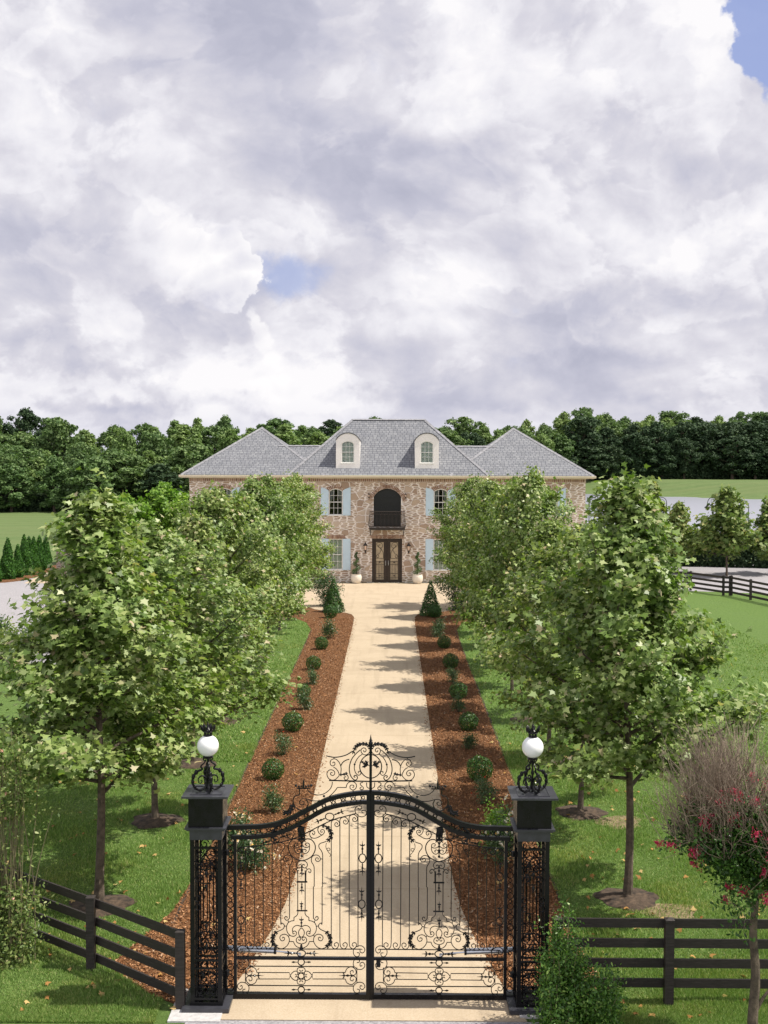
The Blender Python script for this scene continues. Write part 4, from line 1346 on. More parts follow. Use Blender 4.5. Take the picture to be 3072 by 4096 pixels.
        k.c(C4, fn([(275, 1495), (360, 1522), (450, 1488), (520, 1405), (538, 1310), (500, 1230), (425, 1200), (350, 1228), (328, 1290), (365, 1345), (420, 1332), (432, 1285), (398, 1265), (382, 1290)]))
        k.c(C4, fn([(520, 1250), (545, 1215)]), smooth=False)
        k.c(C4, fn([(540, 1360), (630, 1362)]), smooth=False)
        k.c(C4, fn([(630, 1362), (655, 1425), (710, 1480), (795, 1512)]))
        k.c(C4, fn([(800, 1035), (740, 1008), (680, 1012), (625, 1050), (606, 1110), (618, 1160)]))
        k.c(C4, fn([(803, 1060), (755, 1115), (742, 1180), (765, 1240), (803, 1268)]))
        k.c(C4, fn([(790, 1262), (725, 1268), (690, 1325), (715, 1385), (803, 1415)]))
        k.c(C4, fn([(765, 1270), (792, 1295), (780, 1330), (752, 1335), (742, 1308)]))
    for y_ in (45, 680): k.c(C4, [(700, y_), (938, y_)], r=.012, smooth=False)
    k.dart(C4, 806, 660, -90, 200)
    k.dart(C4, 806, 1040, -90, 240)
    k.c(C4, [(803, 1415), (803, 1530)], rr=[(0, .010), (.4, .022), (.75, .012), (1, .028)], smooth=False)
    # bottom panel
    C5, M = 5, 799
    for y_ in (246, 470): k.c(C5, [(185, y_), (1415, y_ + 8)], r=.0085, smooth=False)
    for (x_, y_, rx, ry) in ((800, 97, 50, 37), (800, 200, 37, 37), (800, 521, 37, 37), (799, 361, 34, 34)):
        k.c(C5, ring(x_, y_, rx, ry), closed=True, sub=1, r=.009)
    for fn, sg in ((lambda p: p, -1), (lambda p: mir(p, M), 1)):
        k.dart(C5, 800 + sg * 50, 97, 0 if sg > 0 else 180, 152, 1.15)
        for y_ in (200, 521):
            k.c(C5, [(800 + sg * 37, y_), (800 + sg * 70, y_), (800 + sg * 90, y_), (800 + sg * 115, y_)], rr=[(0, .005), (.45, .007), (.7, .017), (1, .002)], smooth=False)
        top = fn([(285, 320), (265, 275), (212, 255), (168, 285), (160, 330), (188, 354), (222, 340), (225, 308), (198, 298), (192, 320)])
        k.c(C5, top)
        k.c(C5, [(x, 716 - y) for x, y in top])
        k.c(C5, fn([(285, 320), (662, 322), (672, 358), (662, 396), (285, 396)]), smooth=False)
        k.dart(C5, *(fn([(190, 356)])[0]), 0 if sg < 0 else 180, 170, 1.0)
        k.c(C5, fn([(150, 262), (150, 440)]), smooth=False)
        lobe = fn([(800, 262), (765, 268), (752, 295), (762, 322), (785, 322), (790, 300), (775, 292)])
        k.c(C5, lobe); k.c(C5, [(x, 722 - y) for x, y in lobe])
        lob2 = fn([(670, 358), (695, 325), (725, 306), (752, 308), (760, 335), (745, 350), (730, 340)])
        k.c(C5, lob2); k.c(C5, [(x, 716 - y) for x, y in lob2])
        a_ = fn(CC)
        k.c(C5, a_)
        k.c(C5, [(x, 295 - y) for x, y in a_])
        k.c(C5, [(x, 720 - y) for x, y in a_])
    k.mb.build('scrollwork', IRON, root, smooth=True)
    # crest above the arch
    c = Iron(side)
    c.c(1, [(1420, 680), (1330, 690), (1230, 745), (1150, 840), (1105, 950), (1105, 1080), (1150, 1185), (1230, 1270), (1320, 1320), (1420, 1336)], r=.0085)
    c.acanthus(1, [(1390, 520), (1350, 430), (1260, 385), (1160, 385), (1070, 405), (1000, 450), (950, 540), (895, 665)], .017, 9)
    c.c(1, [(1390, 510), (1375, 600), (1325, 662), (1260, 690), (1190, 670), (1145, 620), (1135, 555), (1165, 510), (1215, 496), (1262, 520), (1275, 565), (1248, 605), (1212, 598), (1208, 560)])
    c.c(1, [(1115, 550), (1000, 650), (900, 770), (840, 900), (810, 1050), (820, 1180), (860, 1290), (930, 1370), (990, 1385), (1030, 1345), (1030, 1290), (990, 1258), (948, 1265), (942, 1298), (975, 1310)], r=.008)
    c.c(1, [(1170, 672), (1080, 735), (1010, 830), (965, 930), (948, 1030), (965, 1140), (1010, 1220), (1070, 1253), (1120, 1222), (1130, 1170), (1095, 1140), (1060, 1155), (1065, 1195)])
    c.ball(1, 957, 950, .016)
    c.c(1, [(250, 1395), (1420, 1425)], r=.011, smooth=False)
    c.c(1, [(170, 715), (300, 745), (430, 755), (600, 730), (750, 680), (870, 605)], r=.009)
    c.c(1, [(570, 1230), (585, 1080), (560, 960), (510, 870), (450, 815), (385, 800), (310, 830), (280, 900), (300, 970), (355, 995), (405, 965), (412, 915), (375, 885), (350, 920)])
    c.c(1, [(385, 755), (385, 800)], smooth=False)
    c.c(1, [(578, 990), (620, 910), (700, 845), (812, 808)], r=.008)
    c.c(1, [(370, 1030), (430, 1060), (490, 1130), (530, 1240), (490, 1310), (420, 1370), (335, 1385), (250, 1350), (200, 1270), (195, 1190), (240, 1120), (310, 1100), (380, 1130), (410, 1190), (380, 1248), (330, 1257), (290, 1218), (310, 1175), (345, 1190)])
    c.acanthus(1, [(530, 1240), (620, 1230), (700, 1215), (752, 1175)], .012, 3)
    c.c(1, [(640, 1235), (720, 1232), (772, 1275), (775, 1345), (720, 1385), (675, 1352), (668, 1308), (700, 1292), (722, 1310)])
    c.c(1, [(220, 1870), (300, 1800), (400, 1700), (480, 1592)])
    c.c(1, [(480, 1590), (728, 1590)], smooth=False)
    c.c(1, [(728, 1590), (735, 1530), (780, 1462), (850, 1430), (940, 1440), (1000, 1500), (1005, 1580), (965, 1640), (900, 1660), (840, 1622), (828, 1562), (868, 1522), (930, 1538), (932, 1580), (892, 1587)])
    c.c(1, [(915, 1660), (915, 1710)], smooth=False)
    c.c(1, [(1190, 1450), (1130, 1462), (1112, 1500), (1150, 1550), (1198, 1592), (1190, 1638), (1140, 1652), (1105, 1622), (1118, 1592), (1150, 1590)])
    c.c(1, [(1290, 1450), (1290, 1530), (1312, 1590), (1400, 1632)])
    c.c(1, [(1420, 1070), (1340, 970), (1300, 960)], r=.005)
    c.acanthus(1, [(1340, 975), (1290, 960), (1280, 900), (1300, 850)], .016, 2)
    c.acanthus(1, [(1290, 970), (1230, 990), (1205, 1040)], .014, 2)
    c.acanthus(1, [(1260, 940), (1190, 910), (1160, 860)], .012, 2)
    c.c(0, [(1329, 3127), (1328, 3140), (1321, 3155), (1308, 3168), (1296, 3175), (1284, 3179), (1268, 3180), (1247, 3174), (1234, 3164), (1228, 3156)])
    c.ball(1, 110, 1830, .019)
    c.c(7, [(930, 750), (880, 772), (790, 780), (700, 772), (600, 745), (530, 738), (480, 770), (468, 820), (500, 858), (545, 845), (555, 805), (522, 790)])
    c.c(7, [(600, 755), (630, 830), (600, 910), (540, 952), (470, 952), (400, 910), (350, 830), (350, 740), (390, 682), (468, 655), (462, 550)], r=.0085)
    c.c(7, [(410, 540), (668, 540)], r=.010, smooth=False)
    for (x_, y_, r_) in ((400, 488, .021), (455, 505, .017), (505, 500, .015), (590, 505, .018), (640, 495, .017), (690, 485, .021), (540, 450, .014), (540, 410, .009)):
        c.ball(7, x_, y_, r_)
    c.c(7, [(543, 530), (543, 410), (548, 340)], rr=[(0, .018), (.5, .012), (.7, .006), (1, .002)])
    c.acanthus(7, [(335, 860), (315, 930), (280, 985), (225, 1010), (150, 1000)], .024, 5)
    c.c(7, [(345, 740), (338, 860)], smooth=False)
    c.mb.build('crest', IRON, root, smooth=True)
    # hydraulic opener
    (xa, za), (xb, zb_), (xc_, zc) = g2(0, [(925, 3806), (1095, 3812), (1200, 3820)])
    h = MB()
    h.tube([(side * xa, .11, za), (side * xb, .09, zb_)], .046, 14)
    h.tube([(side * (xa + .02), .11, za + .004), (side * (xa - .14), .13, za + .01)], .038, 10)
    op = h.build('opener_arm', MAT['steel'], root, smooth=True)
    h = MB(); h.tube([(side * xb, .09, zb_), (side * (xb + .03), .088, zb_)], .053, 12)
    h.build('collar', IRON, op)
    h = MB(); h.tube([(side * (xb + .03), .068, zb_), (side * xc_, .05, zc)], .013, 8)
    h.tube([(side * xc_, .05, zc), (side * xc_, .0, zc)], .018, 8)
    h.build('piston_rod', MAT['steel'], op)
    return root


lf = build_leaf(1, 'left leaf of the black wrought-iron gate, standing before the left mulch bed', 0)
rf = build_leaf(-1, 'right leaf of the black wrought-iron gate, standing before the shaded right bed', 0)
# spear and centre post belong to the left leaf
mb = MB()
zt = wall_pt(1481, 3166, GY).z
zf = wall_pt(1485, 2985, GY).z
ztop = wall_pt(1486, 2937, GY).z
mb.tube([(0, 0, zt - .02), (0, 0, zf)], .021, 10)
mb.lathe([(.012, zf - .02), (.020, zf), (.016, zf + .012), (.026, zf + .02), (.034, zf + .045), (.026, zf + .07), (.012, zf + .08), (.030, zf + .09), (.014, zf + .10), (.010, zf + .13), (.001, ztop)], n=12)
mb.build('spear', MAT['iron'], lf, smooth=True)
mb = MB()
(x_, z_) = g2(0, [(1448, 3850)])[0]
mb.box(-x_ - .03, -x_ + .03, -.05, -.03, z_ - .05, z_ + .06)
mb.build('latch', MAT['iron'], lf)

# ------------------------------------------------------------------ gate pillars
PCX = [(-2.36, 'left'), (2.39, 'right')]
PW = .230   # half width of the shaft
PY = 17.02


def panel_curves():
    """scroll design for one face, u in -1..1 (half width), z in metres"""
    C = []
    def m2(p): C.append(p); C.append([(-a, b) for a, b in p])
    def spir(cu, cz, r, a0, turns, sgn=1, n=16):
        out = []
        for i in range(n + 1):
            t_ = i / n
            rr_ = r * (1 - .78 * t_)
            a = rad(a0) + sgn * turns * 2 * math.pi * t_
            out.append((cu + rr_ * math.cos(a) / .19, cz + rr_ * math.sin(a)))
        return out
    for z0_, h_ in ((2.30, .16), (2.05, .20), (1.05, .20), (.80, .14), (.46, .20), (.26, .16)):
        m2(spir(-.52, z0_, .075, 20, 1.35)); m2(spir(-.50, z0_ - .12, .062, 200, 1.3, -1))
        m2([(0, z0_ + .10), (-.25, z0_ + .07), (-.50, z0_ + .085), (-.9, z0_ + .02)])
        m2([(0, z0_ - .02), (-.30, z0_ - .10), (-.72, z0_ - .19), (-.98, z0_ - .12)])
    for u in (-.62, -.28, .28, .62):
        C.append([(u, 1.20), (u, 1.88)])
    m2([(-.62, 1.20), (-.66, 1.16), (-.85, 1.10), (-.98, 1.02)])
    m2([(-.28, 1.20), (-.30, 1.15), (-.6, 1.10)])
    m2([(-.28, 1.88), (-.30, 1.95), (-.6, 1.96), (-.9, 1.93)])
    for z_ in (1.62, 1.50):
        for u in (-.75, .75):
            C.append([(u + .22 * math.cos(a), z_ + .045 * math.sin(a)) for a in np.linspace(0, 2 * math.pi, 13)])
    return C


def build_pillar(X, lab, mirror):
    root = empty('gate_pillar', (X, PY, 0))
    tag(root, lab, 'pillar', 'gate pillars of black iron')
    b = MB()
    b.box(-.345, .345, -.345, .345, .0, .055); b.build('plinth_plate', MAT['cap_paint'], root)
    f = MB()
    f.box(-PW - .01, PW + .01, -PW - .01, PW + .01, .058, .105)
    for sx in (-1, 1):
        for sy in (-1, 1):
            f.box(*sorted((sx * PW, sx * (PW - .062))), *sorted((sy * PW, sy * (PW - .062))), .105, 2.50)
            f.box(*sorted((sx * (PW - .075), sx * (PW - .095))), *sorted((sy * (PW - .03), sy * (PW - .05))), .105, 2.45)
    f.build('corner_posts', MAT['iron'], root)
    r = MB()
    for z_ in (.15, .60, .72, 2.38):
        for s_ in (-1, 1):
            r.box(-PW + .062, PW - .062, *sorted((s_ * PW, s_ * (PW - .03))), z_ - .012, z_ + .012)
            r.box(*sorted((s_ * PW, s_ * (PW - .03))), -PW + .062, PW - .062, z_ - .012, z_ + .012)
    r.build('cross_bar', MAT['iron'], root)
    for ax_, s_ in (('y', -1), ('y', 1), ('x', -1), ('x', 1)):
        sc = MB()
        for cv in panel_curves():
            q = crom([(u * (PW - .062), z) for u, z in cv], 2) if len(cv) > 2 else cv and [(u * (PW - .062), z) for u, z in cv]
            P = [((a[0], s_ * (PW - .03), a[1]) if ax_ == 'y' else (s_ * (PW - .03), a[0], a[1])) for a in q]
            sc.tube(P, .0075, 4)
        for u, z_ in ((0, 2.0), (0, 1.80), (0, 1.22), (0, .92), (-.05, .5)):
            c_ = (u, s_ * (PW - .03), z_) if ax_ == 'y' else (s_ * (PW - .03), u, z_)
            sc.ball(c_, .026, 8, 1.5)
            sc.ball((c_[0], c_[1], z_ - .05), .016, 8)
            if ax_ == 'y': sc.box(-.07, .07, c_[1] - .008, c_[1] + .008, z_ + .045, z_ + .057)
        sc.build('scroll_panel', MAT['iron'], root, smooth=True)
    h = MB()
    h.box(-PW - .006, PW + .006, -PW - .006, PW + .006, 2.50, 2.64)
    h.box(-.272, .272, -.272, .272, 2.64, 2.665)
    h.box(-.30, .30, -.30, .30, 2.665, 2.69)
    h.build('ledge', MAT['cap_paint'], root)
    h = MB()
    h.box(-.250, .250, -.250, .250, 2.69, 3.11)
    h.build('cap_box', MAT['iron'], root)
    h = MB()
    h.box(-.275, .275, -.275, .275, 3.11, 3.13)
    h.box(-.335, .335, -.335, .335, 3.13, 3.157)
    for s_ in (-1, 1):
        h.box(-.225, .225, s_ * .225 - .006, s_ * .225 + .006, 3.157, 3.167)
        h.box(s_ * .225 - .006, s_ * .225 + .006, -.219, .219, 3.157, 3.167)
    h.build('cap_plate', MAT['cap_paint'], root)
    # hinges towards the gate
    g = MB()
    sx = 1 if not mirror else -1
    for z_ in (.40, 2.2):
        g.lathe([(.028, z_), (.034, z_ + .01), (.034, z_ + .07), (.028, z_ + .08)], (sx * (PW + .045), 0, 0), 12)
        g.box(*sorted((sx * PW, sx * (PW + .045))), -.02, .02, z_ + .01, z_ + .06)
    g.build('hinge', MAT['iron'], root)
    return root


for X, nm in PCX:
    build_pillar(X, 'black openwork iron gate pillar on the %s of the gate, topped by a white globe lamp' % nm, nm == 'right')


def lamp_base_curve():
    # half profile of one of the four scroll brackets (radius, height above cap)
    return [
        [(.030, .45), (.06, .41), (.095, .385), (.105, .36), (.085, .33), (.10, .315), (.15, .30), (.20, .26), (.225, .19), (.222, .12), (.19, .055), (.13, .02), (.07, .03), (.03, .07), (.018, .13), (.03, .19), (.075, .225), (.12, .215), (.145, .175), (.135, .13), (.105, .12), (.09, .145), (.105, .165)],
        [(.012, .52), (.05, .50), (.07, .47), (.05, .445), (.03, .46)],
    ]


def build_lamp(X, lab):
    root = empty('globe_lamp', (X, PY, 3.158))
    tag(root, lab, 'lamp', 'globe lamps on the gate pillars')
    s_ = MB()
    for q in range(4):
        a = rad(45 + 90 * q) - rad(45) + rad(0) + rad(45) * 0
        a = rad(90 * q + 45 * 0 + 0)
        a = rad(90 * q + 20)
        for j, cv in enumerate(lamp_base_curve()):
            P = crom(cv, 3)
            n_ = len(P)
            R_ = [.013 * (0.6 + 0.8 * math.sin(math.pi * min(1, i / n_ * 1.1 + .05)) ** 1) if j == 0 else .009 for i in range(n_)]
            s_.tube([(p[0] * math.cos(a), p[0] * math.sin(a), p[1]) for p in P], R_, 6)
        for (rr, zz, k_) in ((.215, .225, .030), (.226, .15, .026), (.175, .285, .028), (.19, .07, .020)):
            s_.ball((rr * math.cos(a), rr * math.sin(a), zz), k_, 8, 1.4)
            for t_ in (-1, 1):
                s_.tube([(rr * math.cos(a), rr * math.sin(a), zz), ((rr + .02) * math.cos(a + t_ * .12), (rr + .02) * math.sin(a + t_ * .12), zz - .035)], [.014, .002], 5)
    s_.tube([(0, 0, 0), (0, 0, .24), (0, 0, .27), (0, 0, .30), (0, 0, .33), (0, 0, .48)], [.014, .013, .024, .024, .012, .012], 8)
    s_.build('scroll_base', MAT['iron'], root, smooth=True)
    h = MB(); h.lathe([(.03, .47), (.075, .485), (.08, .50), (.062, .512), (.06, .52)], n=20)
    h.build('globe_holder', MAT['iron'], root, smooth=True)
    g = MB(); g.ball((0, 0, .665), .158, 32); g.build('globe', MAT['opal'], root, smooth=True)
    c = MB()
    zc = .815
    c.lathe([(.062, zc - .006), (.068, zc), (.062, zc + .014), (.03, zc + .018)], n=20)
    for q in range(8):
        a = rad(45 * q)
        c.tube([(.052 * math.cos(a), .052 * math.sin(a), zc + .01), (.055 * math.cos(a), .055 * math.sin(a), zc + .055)], .007, 5)
    c.lathe([(.060, zc + .05), (.070, zc + .06), (.062, zc + .085), (.045, zc + .10), (.02, zc + .12), (.012, zc + .16), (.018, zc + .17), (.008, zc + .18), (.001, zc + .225)], n=16)
    for q in range(6):
        a = rad(60 * q + 15)
        ca, sa = math.cos(a), math.sin(a)
        c.tube([(.055 * ca, .055 * sa, zc + .06), (.085 * ca, .085 * sa, zc + .10), (.095 * ca, .095 * sa, zc + .135), (.110 * ca, .110 * sa, zc + .16)], [.016, .024, .018, .003], 6)
        for t_ in (-.35, .35):
            c.tube([(.08 * ca, .08 * sa, zc + .09), (.10 * math.cos(a + t_), .10 * math.sin(a + t_), zc + .14)], [.014, .003], 5)
    c.build('crown_finial', MAT['iron'], root, smooth=True)


for X, nm in PCX:
    build_lamp(X, 'white globe lamp on black scrollwork atop the %s gate pillar' % nm)
for X, nm in PCX:
    mb = MB(); s_ = -1 if X < 0 else 1
    mb.box(X - .50, X + .25, 16.42, 17.45, -.05, .03) if X < 0 else mb.box(X - .20, X + .48, 16.60, 17.45, -.05, .028)
    o = mb.build('concrete_pad', MAT['pad']); tag(o, kind='structure')
# lift pillars onto their pads
for o in bpy.data.objects:
    if o.name.startswith(('gate_pillar', 'globe_lamp')): o.location.z += .03

# ------------------------------------------------------------------ timber fences


def fence(pts, label, group=None, hgt=1.17, post=.13, rails=4, rh=.135, gap=.292, top_of=1.12, side=-1, post_h=None):
    root = empty('rail_fence', (pts[0][0], pts[0][1], 0))
    tag(root, label, 'fence', group)
    ox, oy = pts[0]
    for (x, y) in pts:
        b = MB()
        b.box(-post / 2, post / 2, -post / 2, post / 2, -.05, hgt)
        b.add([(-post / 2 - .004, -post / 2 - .004, hgt), (post / 2 + .004, -post / 2 - .004, hgt), (post / 2 + .004, post / 2 + .004, hgt), (-post / 2 - .004, post / 2 + .004, hgt), (0, 0, hgt + .03)], [(0, 1, 4), (1, 2, 4), (2, 3, 4), (3, 0, 4)])
        p = b.build('post', MAT['timber'], root)
        p.location = (x - ox, y - oy, 0)
    for (a, b_) in zip(pts[:-1], pts[1:]):
        d = Vector((b_[0] - a[0], b_[1] - a[1], 0)); L = d.length
        nrm = Vector((-d.y, d.x, 0)).normalized() * side * (post / 2 + .016)
        for r_ in range(rails):
            m_ = MB()
            zc = top_of - rh / 2 - r_ * gap
            m_.box(-L / 2 + (.0 if 1 else 0), L / 2 - .006, -.0155, .0155, -rh / 2, rh / 2)
            o_ = m_.build('rail', MAT['timber'], root)
            o_.location = (Vector(((a[0] + b_[0]) / 2 - ox, (a[1] + b_[1]) / 2 - oy, zc)) + nrm)
            o_.rotation_euler = (0, 0, math.atan2(d.y, d.x))
    return root


_a, _b, _c = ground(722, 4038), ground(365, 3880), ground(60, 3490, 1.12)
fence([tuple(_a.xy), tuple(_b.xy), tuple(_c.xy), (2.1 * _c.x - 1.1 * _b.x, 2.1 * _c.y - 1.1 * _b.y)][::-1], 'dark four-rail timber fence slanting away to the left of the gate', side=1)
fence([(2.78, 17.08), (4.43, 17.07), (6.45, 17.05), (8.8, 17.05)], 'dark four-rail timber fence right of the gate, behind the green bush', hgt=1.29, top_of=1.265, gap=.30, side=1)
c0 = ground(2925, 2383); c1 = ground(3002, 2400); c2 = ground(3110, 2432)
dd = (c1 - c0)
pf = [tuple(c0.xy), tuple(c1.xy), (c1.x + dd.x * 1.05, c1.y + dd.y * 1.05), (c1.x + dd.x * 2.1, c1.y + dd.y * 2.1)]
b0 = ground(2762, 2362); b1 = ground(2893, 2382)
fence([(b0.x - 5.2, b0.y + 1.3), (b0.x - 2.6, b0.y + .7), tuple(b0.xy), tuple(b1.xy), (c0.x - .08, c0.y)], 'short dark rail fence far right, running left from the corner post beside the lane', hgt=1.22, top_of=1.18)
fence(pf, 'dark rail fence far right, sloping down from the corner post past the lane', hgt=1.22, top_of=1.18)

# ------------------------------------------------------------------ foreground shrubs


def upright_shrub(name, x, y, H, R, nsp, n, mat, label, cat, seed, lsz=(0.035, 0.07), spread=0.3, tpl=OVAL, sd=0.055):
    rng = np.random.default_rng(seed)
    root = empty(name, (x, y, 0))
    tag(root, label, cat)
    st = MB(); pts = []
    for k in range(nsp):
        a = rng.uniform(0, 2 * np.pi); q = math.sqrt(rng.random())
        bx, by = R * .35 * q * math.cos(a), R * .35 * q * math.sin(a)
        tx, ty = R * (q + rng.normal() * .12) * math.cos(a), R * (q + rng.normal() * .12) * math.sin(a)
        h = H * (1 - .45 * q ** 1.3) * rng.uniform(.55, 1.03)
        P = [np.array([bx, by, 0]), np.array([bx * .6 + tx * .4 + rng.normal() * .03, by * .6 + ty * .4 + rng.normal() * .03, h * .5]), np.array([tx, ty, h])]
        st.tube(P, [.011, .008, .003], 4, False)
        m_ = int(10 + 16 * h / H)
        for j in range(m_):
            t_ = .12 + .88 * (j / m_)
            p = (P[0] + (P[1] - P[0]) * t_ * 2) if t_ < .5 else (P[1] + (P[2] - P[1]) * (t_ - .5) * 2)
            pts.append(p)
            d = rng.normal(size=3) * .10 * spread / .3 + np.array([0, 0, .10])
            pts.append(p + d * .6); pts.append(p + d)
    pts = np.array(pts)
    P = pts[rng.integers(0, len(pts), n)] + rng.normal(size=(n, 3)) * sd
    P[:, 2] = np.maximum(P[:, 2], .02)
    Nn = rng.normal(size=(n, 3)) * .8 + np.array([0, -.1, .55])
    V = leaves(P, Nn, rng.uniform(lsz[0], lsz[1], n), tpl, rng)
    np_mesh('foliage', V, len(tpl), MAT[mat], root)
    st.build('stem', MAT['twig'] if mat != 'shrub' else MAT['cane'], root)
    return root


upright_shrub('evergreen_bush', 2.76, 16.25, 2.05, .33, 34, 11500, 'shrub', 'tall bright green upright bush at the foot of the right gate pillar', 'shrub', 61, (0.03, 0.06))
upright_shrub('evergreen_bush', 3.16, 15.9, 1.34, .33, 28, 8500, 'shrub', 'shorter bright green bush to the right of the tall one, in front of the fence', 'shrub', 62, (0.03, 0.06))
upright_shrub('evergreen_bush', 2.60, 15.75, 1.0, .28, 22, 5000, 'shrub', 'low green bush in front of the tall one beside the concrete apron', 'shrub', 64, (0.03, 0.06))
g = ground(1985, 3395)
upright_shrub('yellow_green_bush', g.x, g.y, .92, .34, 26, 3800, 'lime', 'yellow-green feathery bush behind the right gate leaf beside the pillar', 'shrub', 63, (0.04, 0.08))

# climbing rose at the left edge


def climbing_rose():
    rng = np.random.default_rng(71)
    root = empty('tall_rose', (-5.80, 18.45, 0))
    tag(root, 'tall wild rose with bare canes and sparse leaves over the left end of the fence', 'shrub')
    st = MB(); pts = []
    for k in range(46):
        a = rng.uniform(0, 2 * np.pi); q = rng.random()
        bx, by = .22 * q * math.cos(a) + rng.normal() * .1, .18 * q * math.sin(a)
        top = rng.uniform(2.4, 3.75)
        tx, ty = (.48 * q * math.cos(a) + rng.normal() * .14), .45 * q * math.sin(a)
        P = crom([(bx, by, 0), (bx + (tx - bx) * .2 + rng.normal() * .05, by, top * .35), (bx + (tx - bx) * .6 + rng.normal() * .07, by + (ty - by) * .5, top * .7), (tx, ty, top)], 4)
        st.tube(P, [.012 * (1 - .75 * i / len(P)) for i in range(len(P))], 5, False)
        for p in P:
            z = p[2]
            # dense low and high, bare canes in the middle of the height
            wgt = 1.0 if z < 1.2 else (.35 if z < 2.4 else .9)
            for _ in range(int(5 * wgt)):
                if rng.random() < wgt:
                    pts.append(p + rng.normal(size=3) * np.array([.14, .12, .10]))
    st.build('cane', MAT['cane'], root)
    pts = np.array(pts)
    n = 8500
    P = pts[rng.integers(0, len(pts), n)] + rng.normal(size=(n, 3)) * .085
    P[:, 2] = np.maximum(P[:, 2], .03)
    V = leaves(P, rng.normal(size=(n, 3)) * .8 + np.array([0, -.3, .6]), rng.uniform(.035, .085, n), OVAL, rng)
    np_mesh('foliage', V, 6, MAT['olive'], root)
    bl = []
    for _ in range(26):
        c_ = pts[rng.integers(0, len(pts))] + np.array([0, -.08, 0])
        bl.append(leaves(np.repeat(c_[None], 8, 0) + rng.normal(size=(8, 3)) * .012, rng.normal(size=(8, 3)) + np.array([0, -.6, .6]), np.full(8, .05), OVAL, rng))
    np_mesh('blossoms', np.vstack(bl), 6, MAT['pink_flower'], root)


climbing_rose()


def crape_myrtle():
    rng = np.random.default_rng(81)
    bx = wall_pt(3012, 4000, 15.6).x
    root = empty('crape_myrtle', (bx, 15.6, 0))
    tag(root, 'crape myrtle with crimson flower clusters and a bare twiggy top at the right edge', 'tree')
    root.scale = (.86, .9, 1.0)
    tb = MB(); tw = MB(); leafp = []; tips = []
    tb.tube(crom([(0.02, 0, -.05), (0.0, 0, .5), (.035, 0, 1.1), (-.015, .0, 1.7), (.02, 0, 2.15), (.02, 0, 2.4)], 4), [.092 - .0026 * i for i in range(21)], 9)
    tb.tube(crom([(0.02, 0, .55), (.16, .02, .78), (.34, .05, .95)], 3), [.03, .028, .027, .025, .022, .02, .018], 6)
    tb.tube(crom([(0.0, 0, 2.0), (-.10, .0, 2.15), (-.20, .03, 2.28)], 3), [.03, .028, .025, .022, .02, .018, .016], 6)

    def branch(p, d, L, r, dep):
        q = p + d * L
        mid = (p + q) / 2 + rng.normal(size=3) * L * .07
        (tb if dep < 1 else tw).tube([p, mid, q], [r, r * .8, r * .6], 5 if dep < 1 else 3, False)
        if dep >= 2:
            leafp.append(mid); leafp.append(q)
        if dep >= 4 or r < .0022:
            tips.append(q); return
        for _ in range(3 if dep < 3 else 2):
            nd = d + rng.normal(size=3) * .42 + np.array([0, 0, .12])
            nd /= np.linalg.norm(nd)
            branch(q, nd, L * rng.uniform(.62, .9), r * .6, dep + 1)
    for k in range(13):
        a = 2 * math.pi * k / 13 + rng.normal() * .2
        el = rng.uniform(25, 72)
        d = np.array([math.cos(a) * math.cos(rad(el)), math.sin(a) * math.cos(rad(el)), math.sin(rad(el))])
        branch(np.array([.02, 0, 2.2 + rng.random() * .2]), d, rng.uniform(.40, .54), .020, 0)
    tb.build('trunk', MAT['bark'], root, smooth=True)
    leafp = np.array(leafp); tips = np.array(tips)
    # long bare shoots above
    for _ in range(2200):
        p = leafp[rng.integers(0, len(leafp))]
        if p[2] < 2.6: continue
        out = np.array([p[0], p[1], 0]); out /= max(.2, np.linalg.norm(out))
        d = out * .35 + np.array([0, 0, 1.0]) + rng.normal(size=3) * .40
        d /= np.linalg.norm(d); L = rng.uniform(.4, 1.05)
        m_ = p + d * L * .5 + rng.normal(size=3) * .085; q = p + d * L
        if q[2] > 4.5: continue
        tw.tube([p, m_, q], [.0055, .0042, .0018], 3, False)
        for _ in range(2):
            b_ = m_ + (q - m_) * rng.random()
            tw.tube([b_, b_ + d * .12 + rng.normal(size=3) * .07], [.0025, .001], 3, False)
    tw.build('twigs', MAT['twig'], root)
    ell = rng.normal(size=(900, 3)); ell /= np.linalg.norm(ell, axis=1, keepdims=True)
    ell = ell * rng.uniform(.45, 1.0, (900, 1)) * np.array([1.0, .85, .62]) + np.array([.03, 0, 2.88])
    low = np.vstack([leafp[leafp[:, 2] < 3.45], ell, ell])
    n = 26000
    P = low[rng.integers(0, len(low), n)] + rng.normal(size=(n, 3)) * .085
    V = leaves(P, rng.normal(size=(n, 3)) * .7 + np.array([0, 0, .7]), rng.uniform(.04, .08, n), OVAL, rng)
    np_mesh('crown', V, 6, MAT['box'], root)
    # crimson panicles
    bl = []
    r_ = np.linalg.norm(tips[:, :2], axis=1)
    cand = tips[(tips[:, 2] < 3.7) & (r_ > .3)]
    pick = cand[rng.choice(len(cand), min(60, len(cand)), replace=False)]
    fd = rng.normal(size=(46, 3)); fd[:, 1] = -np.abs(fd[:, 1]); fd /= np.linalg.norm(fd, axis=1, keepdims=True)
    pick = np.vstack([pick, fd * np.array([1.02, .9, .70]) + np.array([.03, 0, 2.95])])
    for c_ in pick:
        m_ = 90
        ax_ = np.array([c_[0], c_[1], .25]); ax_ /= np.linalg.norm(ax_)
        t_ = rng.random(m_)
        pp_ = c_ + ax_ * (t_[:, None] * .16) + rng.normal(size=(m_, 3)) * (.040 * (1.25 - t_))[:, None]
        bl.append(leaves(pp_, rng.normal(size=(m_, 3)), rng.uniform(.018, .040, m_), DIAM, rng))
    np_mesh('blossoms', np.vstack(bl), 4, MAT['red_flower'], root)


crape_myrtle()

